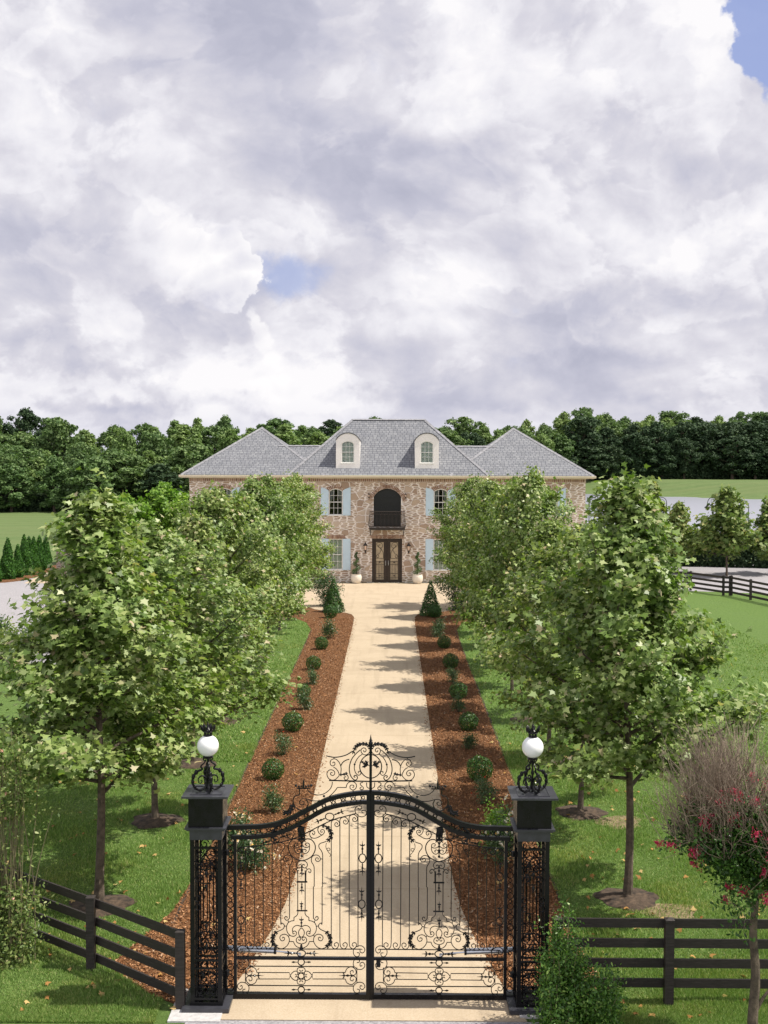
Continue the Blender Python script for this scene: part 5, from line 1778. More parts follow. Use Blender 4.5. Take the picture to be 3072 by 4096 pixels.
# ------------------------------------------------------------------ the manor house
HX, HY = 0.08, 78.0
house = empty('manor_house', (HX, HY, 0))
tag(house, 'two-storey stone house with grey hip roofs and pale blue shutters closing the drive', 'house')
HW = 13.15
Z_E = 6.98       # top of wall
WD = 9.4         # depth


def arch_poly(x0, x1, z0, zs, zt, n=10):
    """opening with a segmental arch: springing zs, crown zt"""
    pts = [(x0, z0), (x1, z0), (x1, zs)]
    if zt > zs:
        w2 = (x1 - x0) / 2; h = zt - zs
        R_ = (w2 * w2 + h * h) / (2 * h); cz = zt - R_; cx = (x0 + x1) / 2
        a0 = math.atan2(zs - cz, w2)
        for i in range(1, n):
            a = a0 + (math.pi - 2 * a0) * i / n
            pts.append((cx + R_ * math.cos(a), cz + R_ * math.sin(a)))
    pts.append((x0, zs))
    return pts


UP = dict(z0=4.50, zs=6.08, zt=6.27)      # upper windows
LO = dict(z0=.86, zs=2.92, zt=2.92)       # lower windows
WX = [-10.80, -7.75, -3.42, 3.55, 7.80, 10.85]
WW = .46
openings = []
for x in WX:
    openings.append(('win', x, arch_poly(x - WW, x + WW, **UP)))
    openings.append(('win', x, arch_poly(x - WW, x + WW, **LO)))
balc = arch_poly(-.90, .92, 3.72, 5.72, 6.27)
door = arch_poly(-1.0, 1.0, .022, 2.95, 2.95)
openings += [('balc', 0, balc), ('door', 0, door)]

outer = [(-HW, 0), (HW, 0), (HW, Z_E), (-HW, Z_E)]
mb = MB()
polys = [[Vector((x, 0, z)) for x, z in outer]] + [[Vector((x, 0, z)) for x, z in o_[2]][::-1] for o_ in openings]
flat_ = [v for p in polys for v in p]
tris = tessellate_polygon(polys)
# tessellate works in the xy plane of the fitted normal; orient faces to -Y
fs = []
for t_ in tris:
    a, b, c_ = (flat_[i] for i in t_)
    n_ = (b - a).cross(c_ - a)
    fs.append(tuple(t_) if n_.y < 0 else tuple(reversed(t_)))
mb.add(flat_, fs)
for _, _, op in openings:       # reveals
    n_ = len(op)
    mb.add([(x, 0, z) for x, z in op] + [(x, .26, z) for x, z in op], [(i, (i + 1) % n_, n_ + (i + 1) % n_, n_ + i) for i in range(n_)])
mb.add([(-HW, 0, 0), (-HW, WD, 0), (-HW, WD, Z_E), (-HW, 0, Z_E), (HW, 0, 0), (HW, WD, 0), (HW, WD, Z_E), (HW, 0, Z_E)],
       [(0, 3, 2, 1), (4, 5, 6, 7), (1, 2, 6, 5)])
mb.build('stone_wall', MAT['stone'], house)
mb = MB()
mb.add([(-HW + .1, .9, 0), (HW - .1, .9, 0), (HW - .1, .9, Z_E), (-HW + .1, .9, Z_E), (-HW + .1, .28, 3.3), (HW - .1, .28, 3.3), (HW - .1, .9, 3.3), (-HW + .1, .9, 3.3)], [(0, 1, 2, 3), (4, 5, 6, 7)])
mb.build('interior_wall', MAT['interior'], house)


def brick_arch(x0, x1, zs, zt, parent, h=.235, n_b=None):
    """soldier bricks round the head of an opening"""
    b = MB()
    w2 = (x1 - x0) / 2 + .10; cx = (x0 + x1) / 2
    if zt > zs:
        rise = zt - zs
        R_ = ((x1 - x0) ** 2 / 4 + rise * rise) / (2 * rise); cz = zt - R_
        a0 = math.acos(min(1, w2 / R_)) if w2 < R_ else 0
        arc = R_ * (math.pi - 2 * a0)
        nb = max(6, int(arc / .088))
        for i in range(nb):
            a = a0 + (math.pi - 2 * a0) * (i + .5) / nb
            d = Vector((math.cos(a), 0, math.sin(a))); t_ = Vector((-math.sin(a), 0, math.cos(a)))
            c_ = Vector((cx, -.006, cz)) + d * (R_ + h / 2 + .012)
            b.obox(c_, t_ * .030, Vector((0, .016, 0)), d * (h / 2))
    else:
        nb = int((x1 - x0 + .24) / .088)
        for i in range(nb):
            x = cx + (i - (nb - 1) / 2) * .088
            b.box(x - .031, x + .031, -.020, .012, zs + .01, zs + h + .01)
    return b.build('brick_arch', MAT['brick'], parent)


def window(x, z0, zs, zt, parent, y=.10, w2=WW, rows=4, drape='drape', open_=.75, cols=3):
    """framed sash window in its opening, everything in house coordinates"""
    f = MB()
    fr = .055
    n = 10
    outer_ = arch_poly(x - w2, x + w2, z0, zs, zt, n)
    inner = arch_poly(x - w2 + fr, x + w2 - fr, z0 + fr, zs - (fr * .2 if zt > zs else fr), zt - fr, n)
    m_ = len(outer_)
    vs = [(a, y - .05, b) for a, b in outer_] + [(a, y - .05, b) for a, b in inner] + [(a, y + .04, b) for a, b in outer_] + [(a, y + .04, b) for a, b in inner]
    fs = []
    for i in range(m_):
        j = (i + 1) % m_
        fs += [(i, j, m_ + j, m_ + i), (m_ + i, m_ + j, 3 * m_ + j, 3 * m_ + i)]
    f.add(vs, fs)
    zmid = (z0 + zt) / 2 - .02
    f.box(x - w2 + fr, x + w2 - fr, y - .03, y + .03, zmid - .022, zmid + .022)
    fr_o = f.build('window', MAT['white'], parent)
    s_ = MB(); s_.box(x - w2 - .05, x + w2 + .05, -.05, y - .055, z0 - .06, z0 - .004)
    s_.build('sill', MAT['white'], fr_o)
    mu = MB()
    for c_ in range(1, cols):
        xx = x - w2 + fr + (2 * w2 - 2 * fr) * c_ / cols
        mu.box(xx - .010, xx + .010, y - .018, y + .018, z0 + fr, zt - fr - (.02 if zt > zs else .0))
    for r_ in range(1, rows):
        if r_ * 2 == rows: continue
        zz = z0 + fr + (zt - z0 - 2 * fr) * r_ / rows
        mu.box(x - w2 + fr, x + w2 - fr, y - .016, y + .016, zz - .010, zz + .010)
    mu.build('muntin', MAT['white'], fr_o)
    g_ = MB()
    g_.add([(a, y + .022, b) for a, b in inner], [tuple(range(m_))])
    g_.build('pane', MAT['glass'], fr_o)
    # curtains
    cu = MB()
    zt_ = zt - .05
    if drape == 'curtain':
        nn = 40
        vs = []
        for i in range(nn + 1):
            xx = x - w2 + .02 + (2 * w2 - .04) * i / nn
            yy = y + .10 + .018 * math.sin(i * 1.9)
            vs += [(xx, yy, z0), (xx, yy, zt_)]
        cu.add(vs, [(2 * i, 2 * i + 2, 2 * i + 3, 2 * i + 1) for i in range(nn)])
    else:
        for sg in (-1, 1):
            nn = 8; vs = []
            for i in range(nn + 1):
                t_ = i / nn
                xt = x + sg * (w2 - .02 - t_ * w2 * .85)
                xb = x + sg * (w2 - .02 - t_ * w2 * .22)
                yy = y + .12 + .015 * math.sin(i * 2.2)
                vs += [(xb, yy, z0 + (zt_ - z0) * .42), (xt, yy, zt_)]
            cu.add(vs, [(2 * i, 2 * i + 2, 2 * i + 3, 2 * i + 1) for i in range(nn)])
    cu.build('curtain', MAT[drape], fr_o)
    return fr_o


def shutter(x0, x1, z0, zs, zt, parent, rise_to):
    """one pale blue shutter; rise_to = +1 when the high side is at x1"""
    b = MB()
    za, zb = (zs, zt) if rise_to > 0 else (zt, zs)
    n = 6
    top = [(x1 + (x0 - x1) * i / n, zb + (za - zb) * ((i / n) ** 1.6 if rise_to > 0 else 1 - (1 - i / n) ** 1.6)) for i in range(n + 1)]
    if zs == zt: top = [(x1, zt), (x0, zt)]
    b.prism([(x0, z0), (x1, z0)] + top, -.045, -.004)
    sh_ = b.build('shutter', MAT['shutter'], parent)
    p = MB()
    zm = z0 + (zs - z0) * .47
    for (a, b_) in ((z0 + .07, zm - .03), (zm + .03, zs - .12)):
        # raised panel fields
        p.box(x0 + .07, x1 - .07, -.055, -.0455, a, b_)
    p.build('panel', MAT['shutter'], sh_)


for x in WX:
    wu = window(x, UP['z0'], UP['zs'], UP['zt'], house)
    brick_arch(x - WW, x + WW, UP['zs'], UP['zt'], wu)
    shutter(x - WW - .53, x - WW - .01, UP['z0'] - .02, UP['zs'] + .06, UP['zs'] + .26, house, -1)
    shutter(x + WW + .01, x + WW + .53, UP['z0'] - .02, UP['zs'] + .06, UP['zs'] + .26, house, 1)
    wl_ = window(x, LO['z0'], LO['zs'], LO['zt'], house, drape='curtain')
    brick_arch(x - WW - .05, x + WW + .05, LO['zs'], LO['zs'], wl_)
    shutter(x - WW - .53, x - WW - .01, LO['z0'] - .02, LO['zs'], LO['zs'], house, -1)
    shutter(x + WW + .01, x + WW + .53, LO['z0'] - .02, LO['zs'], LO['zs'], house, 1)

# brick course under the eaves
mb = MB()
nb = int(2 * HW / .128)
for i in range(nb):
    x = -HW + .06 + i * .128
    mb.box(x - .036, x + .036, -.045, .01, 6.74, 6.93)
o = mb.build('brick_course', MAT['brick'], house)
mb = MB(); mb.box(-HW - .02, HW + .02, -.022, .0, 6.70, 6.94); mb.build('course_mortar', MAT['mortar'], o)

# roofs --------------------------------------------------------------


def roof_faces(mb_, faces):
    for f_ in faces:
        P = [Vector(p) for p in f_]
        n_ = Vector((0, 0, 0))
        for i in range(1, len(P) - 1): n_ += (P[i] - P[0]).cross(P[i + 1] - P[0])
        n_.normalize()
        if n_.z < 0: P.reverse(); n_ = -n_
        u = Vector((0, 0, 1)).cross(n_).normalized(); v = n_.cross(u)
        mb_.add(P, [tuple(range(len(P)))], [[(p.dot(u) + 30, p.dot(v) + 30) for p in P]])


EZ = 7.16
y0r = -.52
rf_ = MB()


def hip(mb_, x0, x1, y0, y1, rx0, rx1, ry, rz, ez=EZ):
    """hip roof from eave rectangle to a ridge"""
    A, B, C_, D = (x0, y0, ez), (x1, y0, ez), (x1, y1, ez), (x0, y1, ez)
    if rx1 - rx0 < .3:
        E = F = ((rx0 + rx1) / 2, ry, rz)
        roof_faces(mb_, [(A, B, E), (B, C_, E), (C_, D, E), (D, A, E)])
    else:
        E, F = (rx0, ry, rz), (rx1, ry, rz)
        roof_faces(mb_, [(A, B, F, E), (B, C_, F), (C_, D, E, F), (D, A, E)])


xc = wall_pt(1020, 1710, 82.5).x - HX
zc_ = wall_pt(1030, 1710, 82.8).z
XE = HW + .50
wing_half = 4.55
hip(rf_, -XE, -XE + 2 * 4.78, y0r, y0r + 9.9, -XE + 4.72, -XE + 5.0, y0r + 4.95, zc_)
hip(rf_, XE - 2 * 4.78, XE, y0r, y0r + 9.9, XE - 5.0, XE - 4.72, y0r + 4.95, zc_)
rz_main = wall_pt(1550, 1678, 81.6).z
rxa = wall_pt(1409, 1678, 81.6).x - HX
rxb = wall_pt(1700, 1678, 81.6).x - HX
hip(rf_, rxa - 4.15, rxb + 4.15, y0r - .004, y0r + 8.6, rxa, rxb, y0r + 4.2, rz_main)
# low connecting roofs
zlow = wall_pt(1240, 1783, 80.4).z
for (xa, xb) in ((-XE + 4.0, rxa - .5), (rxb + .5, XE - 4.0)):
    roof_faces(rf_, [((xa, y0r + .002, EZ - .002), (xb, y0r + .002, EZ - .002), (xb, y0r + 3.0, zlow), (xa, y0r + 3.0, zlow)), ((xa, y0r + 3.0, zlow), (xb, y0r + 3.0, zlow), (xb, y0r + 9.0, EZ), (xa, y0r + 9.0, EZ))])
roof = rf_.build('roof', MAT['shingle'], house)
rc = MB()


def cap_line(a, b):
    a, b = Vector(a), Vector(b)
    L = (b - a).length; n_ = max(2, int(L / .22))
    d = (b - a) / n_
    side_ = d.cross(Vector((0, 0, 1))).normalized()
    up_ = side_.cross(d).normalized()
    for i in range(n_):
        p = a + d * (i + .5)
        for s2 in (-1, 1):
            sd_ = (side_ * s2 - up_ * .55).normalized()
            nn_ = sd_.cross(d).normalized()
            if nn_.z < 0: nn_ = -nn_
            rc.obox(p + sd_ * .075 + up_ * .028 + up_ * (.006 * (i % 2)), d * .5, sd_ * .085, nn_ * .010)


yA, yB = y0r, y0r + 4.95
for s2 in (-1, 1):
    ap = (s2 * (XE - 4.86), yB, zc_)
    cap_line((s2 * XE, yA, EZ), ap)
    cap_line((s2 * (XE - 2 * 4.78), yA, EZ), ap)
    rr_ = rxa if s2 < 0 else rxb
    cap_line((rr_ + s2 * 4.15, yA, EZ), (rr_, y0r + 4.2, rz_main))
    cap_line((s2 * (XE - 6.2), y0r + 3.0, zlow), (rr_ + s2 * 1.4, y0r + 3.0, zlow))
cap_line((rxa, y0r + 4.2, rz_main), (rxb, y0r + 4.2, rz_main))
rc.build('ridge_cap', MAT['ridge'], roof)
# gutter, fascia, soffit
gt = MB()
prof = [(0, 0), (-.03, .0), (-.10, .05), (-.12, .13), (-.115, .15), (0, .15)]


def gutter_run(a, b, out):
    a, b, out = Vector(a), Vector(b), Vector(out)
    vs = [a + out * -p[0] + Vector((0, 0, p[1])) for p in prof] + [b + out * -p[0] + Vector((0, 0, p[1])) for p in prof]
    n_ = len(prof)
    gt.add(vs, [(i, (i + 1) % n_, n_ + (i + 1) % n_, n_ + i) for i in range(n_)] + [tuple(range(n_)), tuple(range(2 * n_ - 1, n_ - 1, -1))])


gz = EZ - .165
gutter_run((-XE - .1, y0r, gz), (XE + .1, y0r, gz), (0, -1, 0))
gutter_run((-XE, y0r, gz), (-XE, WD + .5, gz), (-1, 0, 0))
gutter_run((XE, y0r, gz), (XE, WD + .5, gz), (1, 0, 0))
gt.build('gutter', MAT['trim'], house)
sf = MB()
sf.box(-XE + .01, XE - .01, y0r + .01, -.05, EZ - .20, EZ - .175)
sf.box(-XE + .01, -HW - .01, -.05, WD + .4, EZ - .20, EZ - .175)
sf.box(HW + .01, XE - .01, -.05, WD + .4, EZ - .20, EZ - .175)
sf.box(-HW - .02, HW + .02, -.10, -.046, 6.93, 6.975)
sf.build('soffit', MAT['trim'], house)

# dormers
for xd, w_, nm in ((-2.62, .79, 'l'), (2.62, .79, 'r')):
    yb = -.02
    slope = (rz_main - EZ) / 4.2
    zb_ = EZ + slope * (yb - y0r)
    zsd, ztd = 9.46, 9.93
    dm = MB()
    body = arch_poly(xd - w_, xd + w_, zb_, zsd, ztd, 12)
    hole = arch_poly(xd - .43, xd + .43, zb_ + .36, zb_ + 1.62, zb_ + 1.82, 10)
    pl = [[Vector((a, 0, b)) for a, b in body], [Vector((a, 0, b)) for a, b in hole][::-1]]
    fl = [v for p in pl for v in p]
    tr_ = tessellate_polygon(pl)
    fs = []
    for t_ in tr_:
        a, b, c_ = (fl[i] for i in t_)
        fs.append(tuple(t_) if (b - a).cross(c_ - a).y < 0 else tuple(reversed(t_)))
    dm.add([(v.x, yb, v.z) for v in fl], fs)
    nB = len(body)
    dm.add([(a, yb, b) for a, b in body] + [(a, yb + 3.2, b) for a, b in body], [(i, (i + 1) % nB, nB + (i + 1) % nB, nB + i) for i in range(nB)])
    nH = len(hole)
    dm.add([(a, yb, b) for a, b in hole] + [(a, yb + .16, b) for a, b in hole], [(i, (i + 1) % nH, nH + (i + 1) % nH, nH + i) for i in range(nH)])
    d_o = dm.build('dormer', MAT['stucco'], house)
    # curved dormer roof
    dr = MB()
    topc = [p for p in arch_poly(xd - w_ - .05, xd + w_ + .05, zb_, zsd - .03, ztd + .03, 12)[2:]]
    n_ = len(topc)
    vs = [(a, yb - .06, b) for a, b in topc] + [(a, yb + 3.2, b) for a, b in topc] + [(a, yb - .06, b + .045) for a, b in topc] + [(a, yb + 3.2, b + .045) for a, b in topc]
    fs = []; uvs = []
    for i in range(n_ - 1):
        fs.append((2 * n_ + i, 2 * n_ + i + 1, 3 * n_ + i + 1, 3 * n_ + i)); uvs.append([(30, 30 + i * .2), (30, 30.2 + i * .2), (33.2, 30.2 + i * .2), (33.2, 30 + i * .2)])
        fs.append((i, 2 * n_ + i, 2 * n_ + i + 1, i + 1)[::-1]); uvs.append([(30, 30)] * 4)
    dr.add(vs, fs, uvs)
    dr.build('dormer_roof', MAT['shingle'], d_o)
    wd_ = window(xd, zb_ + .36, zb_ + 1.62, zb_ + 1.82, house, y=yb + .07, w2=.43, drape='curtain')
    for ch in [wd_]:
        pass

# arched balcony door
bd = MB()
inner_b = arch_poly(-.88, .90, 3.72, 5.72, 6.25, 12)
bd.prism(inner_b, .24, .28)
bdo = bd.build('balcony_door', MAT['blackdoor'], house)
fr = MB()
for xx in (-.86, -.42, -.02, .44, .88):
    fr.box(xx - .045, xx + .045, .20, .238, 3.72, 5.75)
for zz in (3.80, 4.45, 5.72): fr.box(-.85, .87, .19, .199, zz - .05, zz + .05)
fr.build('door_frame', MAT['blackdoor'], bdo)
brick_arch(-.90, .92, 5.72, 6.27, bdo, .25)

# balcony
by0 = -.78
bl_ = MB()
bl_.box(-1.16, 1.16, by0, -.01, 3.60, 3.68)
bl_.box(-1.18, 1.18, by0 - .02, by0 + .03, 3.56, 3.72)
bal = bl_.build('balcony', MAT['bronze'], house)
rl = MB()
for z_, r_ in ((4.78, .022), (4.60, .014), (3.80, .016)):
    rl.tube([(-1.15, -.02, z_), (-1.15, by0, z_), (1.15, by0, z_), (1.15, -.02, z_)], r_, 6)
nbal = 27
for i in range(nbal):
    x = -1.15 + 2.3 * i / (nbal - 1)
    rl.tube(crom([(x, by0, 3.72), (x, by0 - .10, 3.92), (x, by0 - .02, 4.25), (x, by0, 4.60)], 2), .012, 4)
for i in range(6):
    y = by0 + (-by0) * i / 6
    for sx in (-1, 1):
        rl.tube(crom([(sx * 1.15, y, 3.72), (sx * 1.25, y, 3.92), (sx * 1.17, y, 4.25), (sx * 1.15, y, 4.60)], 2), .012, 4)
for i in range(18):
    x = -1.08 + 2.16 * i / 17
    rl.tube([(x + .05 * math.cos(a), by0, 4.69 + .07 * math.sin(a)) for a in np.linspace(0, 2 * math.pi, 9)], .009, 4)
rl.build('railing', MAT['bronze'], bal)
for sx in (-1, 1):
    bk_ = MB()
    bk_.tube(crom([(sx * 1.1, by0 + .03, 3.58), (sx * 1.1, by0 + .05, 3.42), (sx * 1.1, -.35, 3.40), (sx * 1.1, -.02, 3.18)], 4), .028, 6)
    bk_.ball((sx * 1.1, by0 + .04, 3.40), .04, 8)
    bk_.build('bracket', MAT['bronze'], bal)

# front double door
dfo = MB()
dfo.box(-1.0, -.93, .10, .22, .022, 2.95); dfo.box(.93, 1.0, .10, .22, .022, 2.95); dfo.box(-.93, .93, .10, .22, 2.86, 2.95)
dframe = dfo.build('door_frame', MAT['darkdoor'], house)
brick_arch(-1.0, 1.0, 2.95, 2.95, dframe, .22)
for s2 in (-1, 1):
    a_, b_ = sorted((s2 * .925, s2 * .010))
    L_ = MB()
    ga, gb = (a_ + .17, b_ - .19) if s2 < 0 else (a_ + .19, b_ - .17)
    L_.box(a_, ga, .13, .19, .03, 2.855); L_.box(gb, b_, .13, .19, .03, 2.855)
    L_.box(ga, gb, .13, .19, .03, .20); L_.box(ga, gb, .13, .19, 2.70, 2.855)
    dl = L_.build('door', MAT['darkdoor'], house)
    G_ = MB(); G_.box(ga, gb, .165, .175, .20, 2.70); G_.build('pane', MAT['doorglass'], dl)
    gr_ = MB()
    gw = gb - ga
    def gt_(pts, r_=.011): gr_.tube([(ga + gw * (u if s2 > 0 else 1 - u), .15, z) for u, z in pts], r_, 4)
    for z in (.32, .60, 1.20, 1.42, 1.62): gt_([(0, z), (1, z)])
    for u in (.14, .32, .5, .68, .86): gt_([(u, .22), (u, 1.42)])
    gt_([(.02, .2), (.02, 2.7)]); gt_([(.98, .2), (.98, 2.7)])
    for z in (.46, 1.36): gr_.ball((ga + gw * .5, .148, z), .055, 8)
    S1 = crom([(.06, 1.62), (.12, 2.0), (.4, 2.25), (.8, 2.45), (.85, 2.62), (.6, 2.68), (.3, 2.62), (.18, 2.42), (.35, 2.30), (.6, 2.36), (.62, 2.50), (.42, 2.52)], 4)
    gt_([(p[0], p[1]) for p in S1], .013)
    S2 = crom([(.3, 2.25), (.55, 1.95), (.85, 1.85), (.92, 1.72), (.72, 1.66), (.6, 1.76), (.75, 1.82)], 4)
    gt_([(p[0], p[1]) for p in S2], .012)
    gr_.build('grille', MAT['bronze'], dl)
    hb = MB(); xh = s2 * .09; hb.tube([(xh, .10, 1.15), (xh, .075, 1.17), (xh, .075, 1.45), (xh, .10, 1.47)], .012, 6)
    hb.build('handle', MAT['steel'], dl)


def wall_lantern(x, z, h, lab):
    root = empty('wall_lantern', (HX + x, HY - .02, z))
    tag(root, lab, 'wall lantern', 'iron wall lanterns beside the doors')
    k = h / .78
    b = MB()
    b.tube(crom([(0, -.0, -.25 * k), (0, -.12 * k, -.33 * k), (0, -.22 * k, -.25 * k), (0, -.20 * k, -.17 * k)], 4), .018 * k, 6)
    b.lathe([(.01 * k, -.39 * k), (.04 * k, -.30 * k), (.03 * k, -.22 * k), (.09 * k, -.17 * k), (.095 * k, -.15 * k)], (0, -.20 * k, 0), 6)
    b.box(-.05 * k, .05 * k, -.02, .015, -.34 * k, -.10 * k)
    b.build('bracket', MAT['bronze'], root)
    b = MB()
    b.lathe([(.14 * k, .13 * k), (.15 * k, .15 * k), (.10 * k, .24 * k), (.05 * k, .28 * k), (.06 * k, .31 * k), (.02 * k, .34 * k), (.008 * k, .40 * k)], (0, -.20 * k, 0), 6)
    b.build('lantern_cap', MAT['bronze'], root)
    b = MB()
    b.lathe([(.085 * k, -.15 * k), (.125 * k, .13 * k)], (0, -.20 * k, 0), 6)
    b.build('lantern_glass', MAT['lglass'], root)
    b = MB()
    for q in range(6):
        a = math.pi / 3 * q
        b.tube([(.088 * k * math.cos(a), -.20 * k + .088 * k * math.sin(a), -.15 * k), (.13 * k * math.cos(a), -.20 * k + .13 * k * math.sin(a), .13 * k)], .011 * k, 4)
    b.build('cage', MAT['bronze'], root)


wall_lantern(-1.44, 2.35, .78, 'large iron wall lantern left of the front door')
wall_lantern(1.44, 2.33, .78, 'large iron wall lantern right of the front door')
wall_lantern(-1.22, 5.80, .40, 'small iron wall lantern left of the arched balcony door')
wall_lantern(1.22, 5.80, .40, 'small iron wall lantern right of the arched balcony door')


def topiary(x, lab, seed):
    rng = np.random.default_rng(seed)
    root = empty('potted_topiary', (HX + x, HY - .62, .02))
    tag(root, lab, 'potted plant', 'spiral topiaries in cream pots beside the door')
    p = MB()
    p.lathe([(.20, 0), (.27, .05), (.345, .22), (.355, .40), (.335, .52), (.31, .575), (.325, .60), (.33, .62), (.295, .62), (.28, .56), (.01, .55)], n=28)
    p.build('pot', MAT['pot'], root, smooth=True)
    s_ = MB(); s_.lathe([(.285, .555), (.20, .58), (.02, .59)], n=18); s_.build('soil', MAT['old_mulch'], root)
    s_ = MB(); s_.tube([(0, 0, .55), (0, 0, 2.05)], [.03, .012], 6); s_.build('stem', MAT['bark'], root)
    n = 4200
    t_ = rng.random(n) ** 1.25
    a = t_ * 2 * np.pi * 2.6 + 1.0 + seed
    env = .28 * (1 - t_) ** .8 + .05
    thick = .205 * (1 - t_ * .58)
    cx, cy, cz = env * .52 * np.cos(a), env * .52 * np.sin(a), .68 + t_ * 1.38
    d = rng.normal(size=(n, 3)); d /= np.linalg.norm(d, axis=1, keepdims=True)
    P = np.column_stack([cx, cy, cz]) + d * (thick * rng.uniform(.75, 1.05, n))[:, None] * np.array([1, 1, .85])
    V = leaves(P, d + rng.normal(size=(n, 3)) * .4, rng.uniform(.02, .045, n), DIAM, rng)
    np_mesh('foliage', V, 4, MAT['box'], root)


topiary(-2.02, 'clipped spiral topiary in a round cream pot left of the front door', 1)
topiary(2.02, 'clipped spiral topiary in a round cream pot right of the front door', 2)
# ------------------------------------------------------------------ planting left of the house
# arborvitae row
rng = np.random.default_rng(90)
av = []
for sd_ in (0, 1):
    r0 = empty('arborvitae')
    n = 5200
    t_ = 1 - np.sqrt(rng.random(n)); a = rng.uniform(0, 2 * np.pi, n)
    prof_ = np.where(t_ < .12, .75 + t_ * 2.0, (1 - (t_ - .12) / .88) ** .72)
    rr = .48 * prof_ * (1 + .10 * np.sin(a * 4 + t_ * 14 + sd_)) * (1 + rng.normal(size=n) * .06) + .01
    P = np.column_stack([rr * np.cos(a), rr * np.sin(a), .03 + t_ * 2.72])
    Nn = np.column_stack([np.cos(a), np.sin(a), np.full(n, .25)]) + rng.normal(size=(n, 3)) * .5
    np_mesh('foliage', leaves(P, Nn, rng.uniform(.06, .13, n), CLUMP, rng), 8, MAT['arbor'], r0)
    m_ = MB(); m_.tube([(0, 0, 0), (0, 0, 2.4)], [.05, .01], 6); m_.build('trunk', MAT['bark'], r0)
    av.append(r0)
avl = [(-22, 2328, 1.0), (32, 2316, 1.04), (72, 2310, .86), (98, 2300, 1.06), (118, 2292, .98), (136, 2286, .95), (158, 2282, .96), (184, 2272, .92)]
words = ['leftmost of the arborvitae row, cut by the photo edge', 'broadest arborvitae at the left end of the row', 'third arborvitae of the row, shorter than its neighbours', 'tallest arborvitae, fourth from the left of the row', 'fifth arborvitae from the left of the row', 'sixth arborvitae from the left of the row', 'seventh arborvitae from the left of the row', 'last arborvitae at the right end of the row, beside the brick pier']
for i, (px, py, s_) in enumerate(avl):
    g = ground(px, py)
    o = copy_tree(av[i % 2]); o.name = 'arborvitae'; o.location = (g.x, g.y, 0); o.scale = (s_ * (1.1 if i == 1 else .92), s_, s_)
    o.rotation_euler = (0, 0, i * 1.3)
    tag(o, words[i], 'shrub', 'arborvitae row by the gravel lane')
finish_protos(av)

# brick pier at the end of the lane
g = ground(250, 2318)
root = empty('brick_pier', (g.x + .2, g.y, 0))
tag(root, 'brown brick pier half hidden behind the left plane trees', 'pillar')
b = MB(); b.box(-.48, .48, -.48, .48, -.02, 1.96); b.build('shaft', MAT['brick_pier'], root)
b = MB(); b.box(-.56, .56, -.56, .56, 1.96, 2.08); b.box(-.42, .42, -.42, .42, 2.08, 2.16); b.build('cap', MAT['pad'], root)
upright_shrub('low_shrub', g.x - .6, g.y - .9, .5, .45, 12, 900, 'rose', 'low dark shrub at the foot of the brick pier', 'shrub', 95, (.06, .1))

for i, (px, py, H_, R_, m_, lab) in enumerate(((40, 2640, 1.5, 1.5, 'olive', 'broad leafy bush at the left edge below the gravel lane'), (190, 2600, 1.3, 1.3, 'rose', 'dark leafy bush beside the gravel lane behind the nearest left plane tree'), (-60, 2560, .9, 1.3, 'rose', 'low purple-brown bush at the left edge of the photo by the lane'))):
    g_ = ground(px, py)
    upright_shrub('lane_shrub', g_.x, g_.y, H_ * 1.2, R_, 26, 3600, m_, lab, 'shrub', 300 + i, (.09, .17), sd=.16)

# lime-green trees between the plane trees and the wood
lp = [tree_proto(120 + i, 6.8, 1.6, 2.6, 5200, 0.34, CLUMP, MAT['lime'], nb=34, sd=.26, name='maple_tree') for i in range(2)]
for i, (px, tp_, Y, s_, lab) in enumerate(((300, 2045, 92, 1.0, 'lime-green tree behind the brick pier'), (505, 1985, 96, 1.1, 'lime-green tree behind the nearest left plane tree'), (655, 1935, 99, 1.15, 'tallest lime-green tree left of the house'), (745, 1980, 97, .95, 'lime-green tree touching the left corner of the house'), (430, 2050, 94, .9, 'rounded lime-green tree low behind the plane trees'))):
    p = wall_pt(px, tp_, Y)
    o = copy_tree(lp[i % 2]); o.name = 'maple_tree'; o.location = (p.x, Y, 0)
    s3 = p.z / 6.8
    o.scale = (s3 * 1.05, s3 * 1.05, s3); o.rotation_euler = (0, 0, i * 2.1)
    tag(o, lab, 'tree', 'lime-green trees left of the house')
finish_protos(lp)

# trees along the lane on the right
op = [tree_proto(140 + i, 6.2, 1.5, 2.5, 4300, 0.30, CLUMP, MAT['olive'], nb=32, sd=.20, profile=profile_cone, name='maple_tree') for i in range(2)]
rt = ((2905, 2305, 1948, 'olive-green tree with a thin trunk on the asphalt lane, behind the fence corner', 1.12), (3075, 2296, 2000, 'olive-green tree cut by the right edge of the photo, beside the pond', 1.1),
      (2712, 2290, 2010, 'olive-green tree at the left end of the lane, before the pond', 1.0), (2600, 2268, 1925, 'light green tree beside the fountain, behind the nearest right plane tree', 1.15))
for i, (px, by_, ty_, lab, ws) in enumerate(rt):
    g = ground(px, by_)
    H_ = wall_pt(px, ty_, g.y).z
    s_ = H_ / 6.2
    o = copy_tree(op[i % 2]); o.name = 'maple_tree'; o.location = (g.x, g.y, 0); o.scale = (s_ * ws, s_ * ws, s_); o.rotation_euler = (0, 0, 1.9 * i)
    tag(o, lab, 'tree', 'trees along the lane on the right')
finish_protos(op)
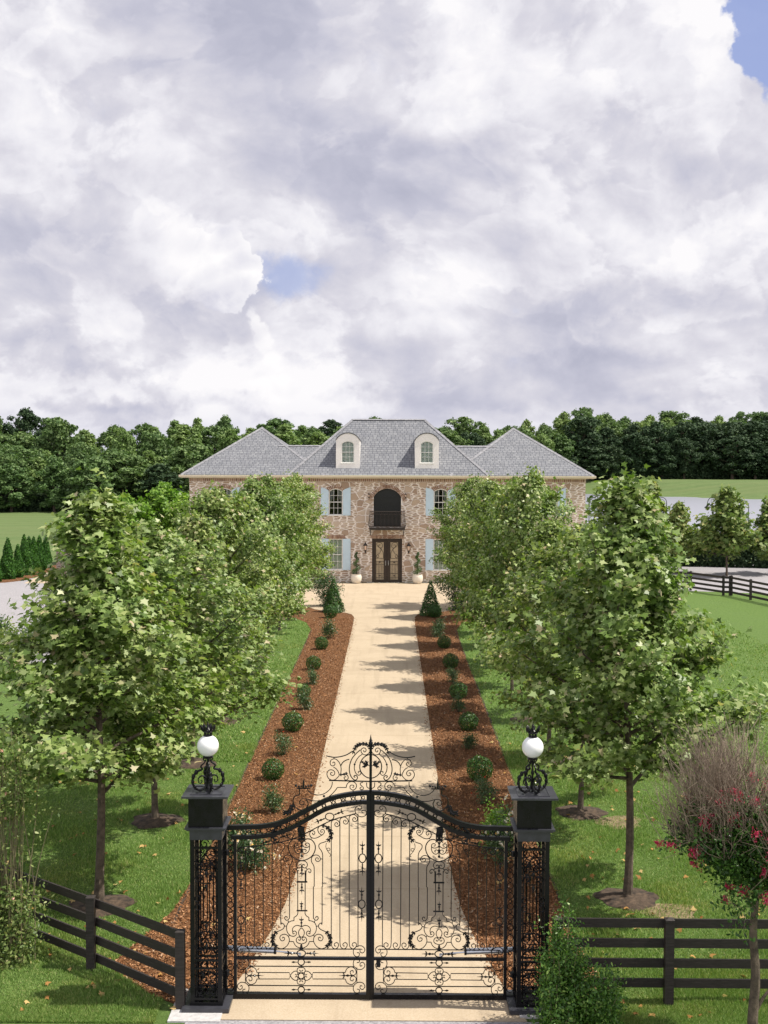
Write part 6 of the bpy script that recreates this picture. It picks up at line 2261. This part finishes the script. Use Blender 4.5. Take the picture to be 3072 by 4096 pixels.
# clipped hedge behind the lane
g0 = ground(2560, 2262); g1 = ground(3200, 2285)
rng = np.random.default_rng(97)
root = empty('hedge', (g0.x, g0.y + 1, 0))
tag(root, 'dark green hedge along the far side of the asphalt lane', 'hedge')
n = 26000
L_ = (g1 - g0).length + 6
u = rng.random(n); hh = 2.1 + .35 * np.sin(u * 34) + .2 * np.sin(u * 71)
side_ = rng.random(n)
P = np.column_stack([u * L_, np.where(side_ < .6, -.7, rng.uniform(-.7, .8, n)) + rng.normal(size=n) * .14, np.where(side_ < .6, rng.random(n) * hh, hh + rng.normal(size=n) * .1)])
P[:, 1] += u * (g1.y - g0.y)
np_mesh('foliage', leaves(P, rng.normal(size=(n, 3)) * .7 + np.array([0, -.7, .6]), rng.uniform(.14, .26, n), CLUMP, rng), 8, MAT['wood_dark'], root)
st = MB()
for q in range(20): st.tube([(q / 19 * L_, q / 19 * (g1.y - g0.y), 0), (q / 19 * L_, q / 19 * (g1.y - g0.y), 1.7)], .04, 5)
st.build('stems', MAT['bark'], root)

# lantern posts by the pond
lampP = empty('lantern_post')
b = MB()
b.lathe([(.11, 0), (.11, .25), (.06, .32), (.045, .5), (.040, 3.9)], n=8)
b.build('post', MAT['iron'], lampP)
b = MB()
arc_ = [(.45 - .45 * math.cos(a), 0, 3.9 + .52 * math.sin(a)) for a in np.linspace(0, math.pi, 12)] + [(.9, 0, 3.78)]
b.tube(arc_, .032, 6)
b.tube([(.45 - .26 * math.cos(a) * (1 - .2 * a), 0, 3.98 + .25 * math.sin(a)) for a in np.linspace(0, 5.5, 16)], .020, 5)
b.build('hook_arm', MAT['iron'], lampP)
b = MB(); b.lathe([(.03, 3.78), (.09, 3.70), (.13, 3.62), (.30, 3.46), (.32, 3.42), (.22, 3.40)], (.9, 0, 0), 12); b.build('shade', MAT['iron'], lampP)
b = MB(); b.lathe([(.21, 3.40), (.20, 3.28), (.12, 3.20), (.03, 3.16)], (.9, 0, 0), 12); b.build('lamp_glass', MAT['lglass'], lampP)
for i, (px, py, flip, lab) in enumerate(((2357, 1982, 1, 'hooked black lantern post by the pond, right of the house corner'), (2667, 1990, -1, 'hooked black lantern post mostly hidden by the trees above the fountain side of the pond'),
                                         (2868, 1990, -1, 'hooked black lantern post left of the olive tree top, against the pond'), (2995, 2005, -1, 'hooked black lantern post right of the olive tree, against the pond'))):
    # the hook tops stand 4.42 m high
    d = ray(px, py); t_ = (4.42 - CAM_POS.z) / d.z
    p = CAM_POS + d * t_
    Y = 118
    p = wall_pt(px, py, Y)
    o = copy_tree(lampP); o.name = 'lantern_post'
    s_ = p.z / 4.42
    o.location = (p.x, Y, 0); o.scale = (s_ * 1.0 * flip, s_, s_)
    tag(o, lab, 'lantern post', 'hooked lantern posts beside the pond')
finish_protos([lampP])

# fountain in the pond
pf_ = wall_pt(2455, 1990, 190)
root = empty('fountain', (pf_.x, 190, 0.03))
tag(root, 'white fountain spray rising from the pond behind a plane tree', 'fountain')
rng = np.random.default_rng(99)
ptsf = []
for k in range(70):
    a = rng.uniform(0, 2 * np.pi); v = rng.uniform(.3, 1.5); hmx = rng.uniform(3.2, 5.0)
    for t_ in np.linspace(0, 1.9, 50):
        z = hmx * (1 - (t_ - 1) ** 2)
        if z < 0: continue
        ptsf.append([v * t_ * math.cos(a), v * t_ * math.sin(a), z])
P = np.array(ptsf) + rng.normal(size=(len(ptsf), 3)) * .12
np_mesh('spray', leaves(P, rng.normal(size=P.shape), rng.uniform(.04, .13, len(P)), DIAM, rng), 4, MAT['spray'], root)
b = MB(); b.lathe([(.5, -.1), (.55, .12), (.3, .2), (.1, .35)], n=14); b.build('nozzle', MAT['iron'], root)

# ------------------------------------------------------------------ the woods


def wood_tree(seed, H, R_, mat, n, shape, bare=0):
    rng = np.random.default_rng(seed)
    root = empty('wood_tree')
    k_ = 64
    cs = []
    for i in range(k_):
        t_ = (i + .5) / k_
        if shape == 'round': pr = math.sin(math.pi * (.12 + .80 * t_)) ** .6
        elif shape == 'spire': pr = (1 - t_) ** .75 + .08
        else: pr = math.sin(math.pi * (.10 + .86 * t_)) ** .5 * (.62 + .38 * (1 - t_))
        a = i * 2.4 + rng.normal() * .3
        rr = R_ * pr * rng.uniform(.15, 1.08)
        cs.append((rr * math.cos(a), rr * math.sin(a), H * (.12 + .82 * t_), R_ * rng.uniform(.13, .32) * (.65 + .35 * pr)))
    cs.append((0, 0, H * .95, R_ * .22))
    cs = np.array(cs)
    wt = cs[:, 3] ** 2; wt /= wt.sum()
    idx = rng.choice(len(cs), n, p=wt)
    d = rng.normal(size=(n, 3)); d /= np.linalg.norm(d, axis=1, keepdims=True)
    d[:, 2] = np.where(d[:, 2] < -.35, -d[:, 2], d[:, 2])
    P = cs[idx, :3] + d * (cs[idx, 3] * rng.uniform(.72, 1.12, n))[:, None] * np.array([1, 1, .85])
    P += rng.normal(size=(n, 3)) * .12
    sz = rng.uniform(.20, .50, n) * (R_ / 3.4) ** .5
    np_mesh('crown', leaves(P, d + rng.normal(size=(n, 3)) * .55, sz, CLUMP, rng), 8, MAT[mat], root)
    tb = MB()
    tb.tube([(0, 0, -1.0), (.1, 0, H * .4), (0, .1, H * .92)], [.024 * H, .016 * H, .03], 7)
    for i in range(0, k_, 2):
        z = cs[i][2]
        tb.tube([(0, 0, z * .72), (cs[i][0] * .6, cs[i][1] * .6, z * .9), tuple(cs[i][:3])], [.08, .05, .02], 4)
    tb.build('trunk', MAT['bark'], root)
    return root


WP = {}
WP['mid'] = [wood_tree(200 + i, 13, 3.7, 'wood_mid', 8000, ['round', 'oval', 'round'][i]) for i in range(3)]
WP['light'] = [wood_tree(210 + i, 13, 3.5, 'wood_light', 8000, ['oval', 'spire'][i]) for i in range(2)]
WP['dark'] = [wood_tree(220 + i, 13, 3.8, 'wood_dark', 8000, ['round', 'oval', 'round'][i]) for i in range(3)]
rng = np.random.default_rng(123)


def front_y(px):
    return float(np.interp(px, [-300, 0, 500, 800, 1200, 1700, 2150, 2350, 2700, 3100, 3500], [176, 184, 190, 200, 228, 262, 300, 338, 344, 344, 340]))


# (row offset behind the edge, height, top skyline target or None)
SKY = [(-200, 1665), (60, 1655), (140, 1690), (260, 1648), (380, 1690), (520, 1680), (700, 1672), (860, 1672), (1000, 1690), (1180, 1662), (1290, 1710), (1340, 1665), (1400, 1700), (1500, 1668), (1600, 1712), (1740, 1705), (1880, 1678), (2000, 1688), (2100, 1690), (2200, 1660), (2330, 1635), (2420, 1655), (2600, 1662), (2750, 1660), (2860, 1668), (3000, 1655), (3300, 1650)]
SIDE = {'mid': 'green broadleaf tree', 'light': 'light green broadleaf tree', 'dark': 'dark green tree'}
count = 0
for row, (dy, hm, hv) in enumerate(((0, 8.2, 1.8), (7, 10.2, 2.0), (17, 11.5, 2.2), (32, 12.5, 2.5), (56, 13.0, 2.5))):
    px = -140.0 + row * 31
    while px < 3200:
        Y = front_y(px) + dy + rng.normal() * 1.8
        right = px > 2250
        mid_ = 760 < px < 2340
        step_m = 6.2 if not right else 7.6
        X = wall_pt(px, 1850, Y).x
        hg = height(X, Y)
        skyz = wall_pt(px, float(np.interp(px, [a for a, b in SKY], [b for a, b in SKY])), Y).z
        if row == 4:
            H_ = skyz - hg + rng.normal() * .9
        elif row == 3:
            H_ = (skyz - hg) * rng.uniform(.80, .97)
        else:
            H_ = hm + rng.normal() * hv * .5
            if right: H_ *= 1.75 if row else 1.45
            elif mid_: H_ *= 1.25
            H_ = min(H_, (skyz - hg) * .90)
        if H_ < 4: H_ = 4
        u = rng.random()
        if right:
            kind = 'dark' if (row < 3 or u < .35) else ('mid' if u < .8 else 'light')  # cloud shade over the right wood painted by darker leaves
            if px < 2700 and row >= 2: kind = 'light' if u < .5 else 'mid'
        elif px < 300:
            kind = 'light' if (u < .50 and row < 3) else ('dark' if row >= 3 and u < .55 else 'mid')
        elif px < 800:
            kind = ('dark' if u < .3 else 'mid') if row == 0 else ('mid' if u < .6 else 'light')
        else:
            kind = 'light' if u < .5 else ('mid' if u < .92 else 'dark')
        # skip trees that the house hides entirely
        hidden = (800 < px < 2290 and row < 2) or (1380 < px < 1730 and row < 4)
        if not hidden:
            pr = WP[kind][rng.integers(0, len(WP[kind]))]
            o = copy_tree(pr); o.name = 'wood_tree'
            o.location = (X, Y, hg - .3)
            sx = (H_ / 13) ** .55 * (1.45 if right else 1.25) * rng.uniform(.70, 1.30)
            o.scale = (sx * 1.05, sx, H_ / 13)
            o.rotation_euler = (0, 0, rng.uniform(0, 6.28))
            marks = [(-1e9, 'at the far left edge'), (60, 'above the arborvitae row'), (230, 'above the nearest left plane tree'), (430, 'above the second left plane tree'), (600, 'just left of the house'),
                     (800, 'behind the left wing roof'), (1000, 'left of the left roof peak'), (1120, 'between left and central roofs'), (1400, 'above the central roof'), (1700, 'between central and right roofs'),
                     (2000, 'above the right roof peak'), (2250, 'just right of the house'), (2400, 'above the fountain'), (2560, 'right of the fountain'), (2720, 'above the pond'), (2860, 'above the olive-green lane tree'), (3000, 'at the far right edge')]
            where = [m_ for a, m_ in marks if a <= px][-1]
            depth = ['front edge', 'second line', 'third line', 'fourth line', 'skyline'][row]
            lab = '%s in the wood, %s, %s' % (SIDE[kind], depth, where)
            tag(o, lab, 'tree', lab.replace('tree', 'trees', 1))
            count += 1
        px += step_m / Y * FPX * rng.uniform(.82, 1.15)
for v in WP.values():
    finish_protos(v)
# dark understorey closing the foot of the wood
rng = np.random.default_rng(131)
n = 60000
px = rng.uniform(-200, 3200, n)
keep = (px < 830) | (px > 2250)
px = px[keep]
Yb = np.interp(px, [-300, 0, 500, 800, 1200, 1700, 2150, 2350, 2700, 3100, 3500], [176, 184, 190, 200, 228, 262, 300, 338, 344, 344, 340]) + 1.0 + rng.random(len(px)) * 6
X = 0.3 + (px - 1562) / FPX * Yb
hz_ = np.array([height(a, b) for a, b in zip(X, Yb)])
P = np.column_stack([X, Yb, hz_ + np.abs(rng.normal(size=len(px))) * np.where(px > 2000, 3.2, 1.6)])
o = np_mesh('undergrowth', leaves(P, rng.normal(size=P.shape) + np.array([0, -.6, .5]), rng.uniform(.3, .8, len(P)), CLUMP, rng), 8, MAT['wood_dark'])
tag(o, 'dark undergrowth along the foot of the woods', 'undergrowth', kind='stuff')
print('wood trees', count)
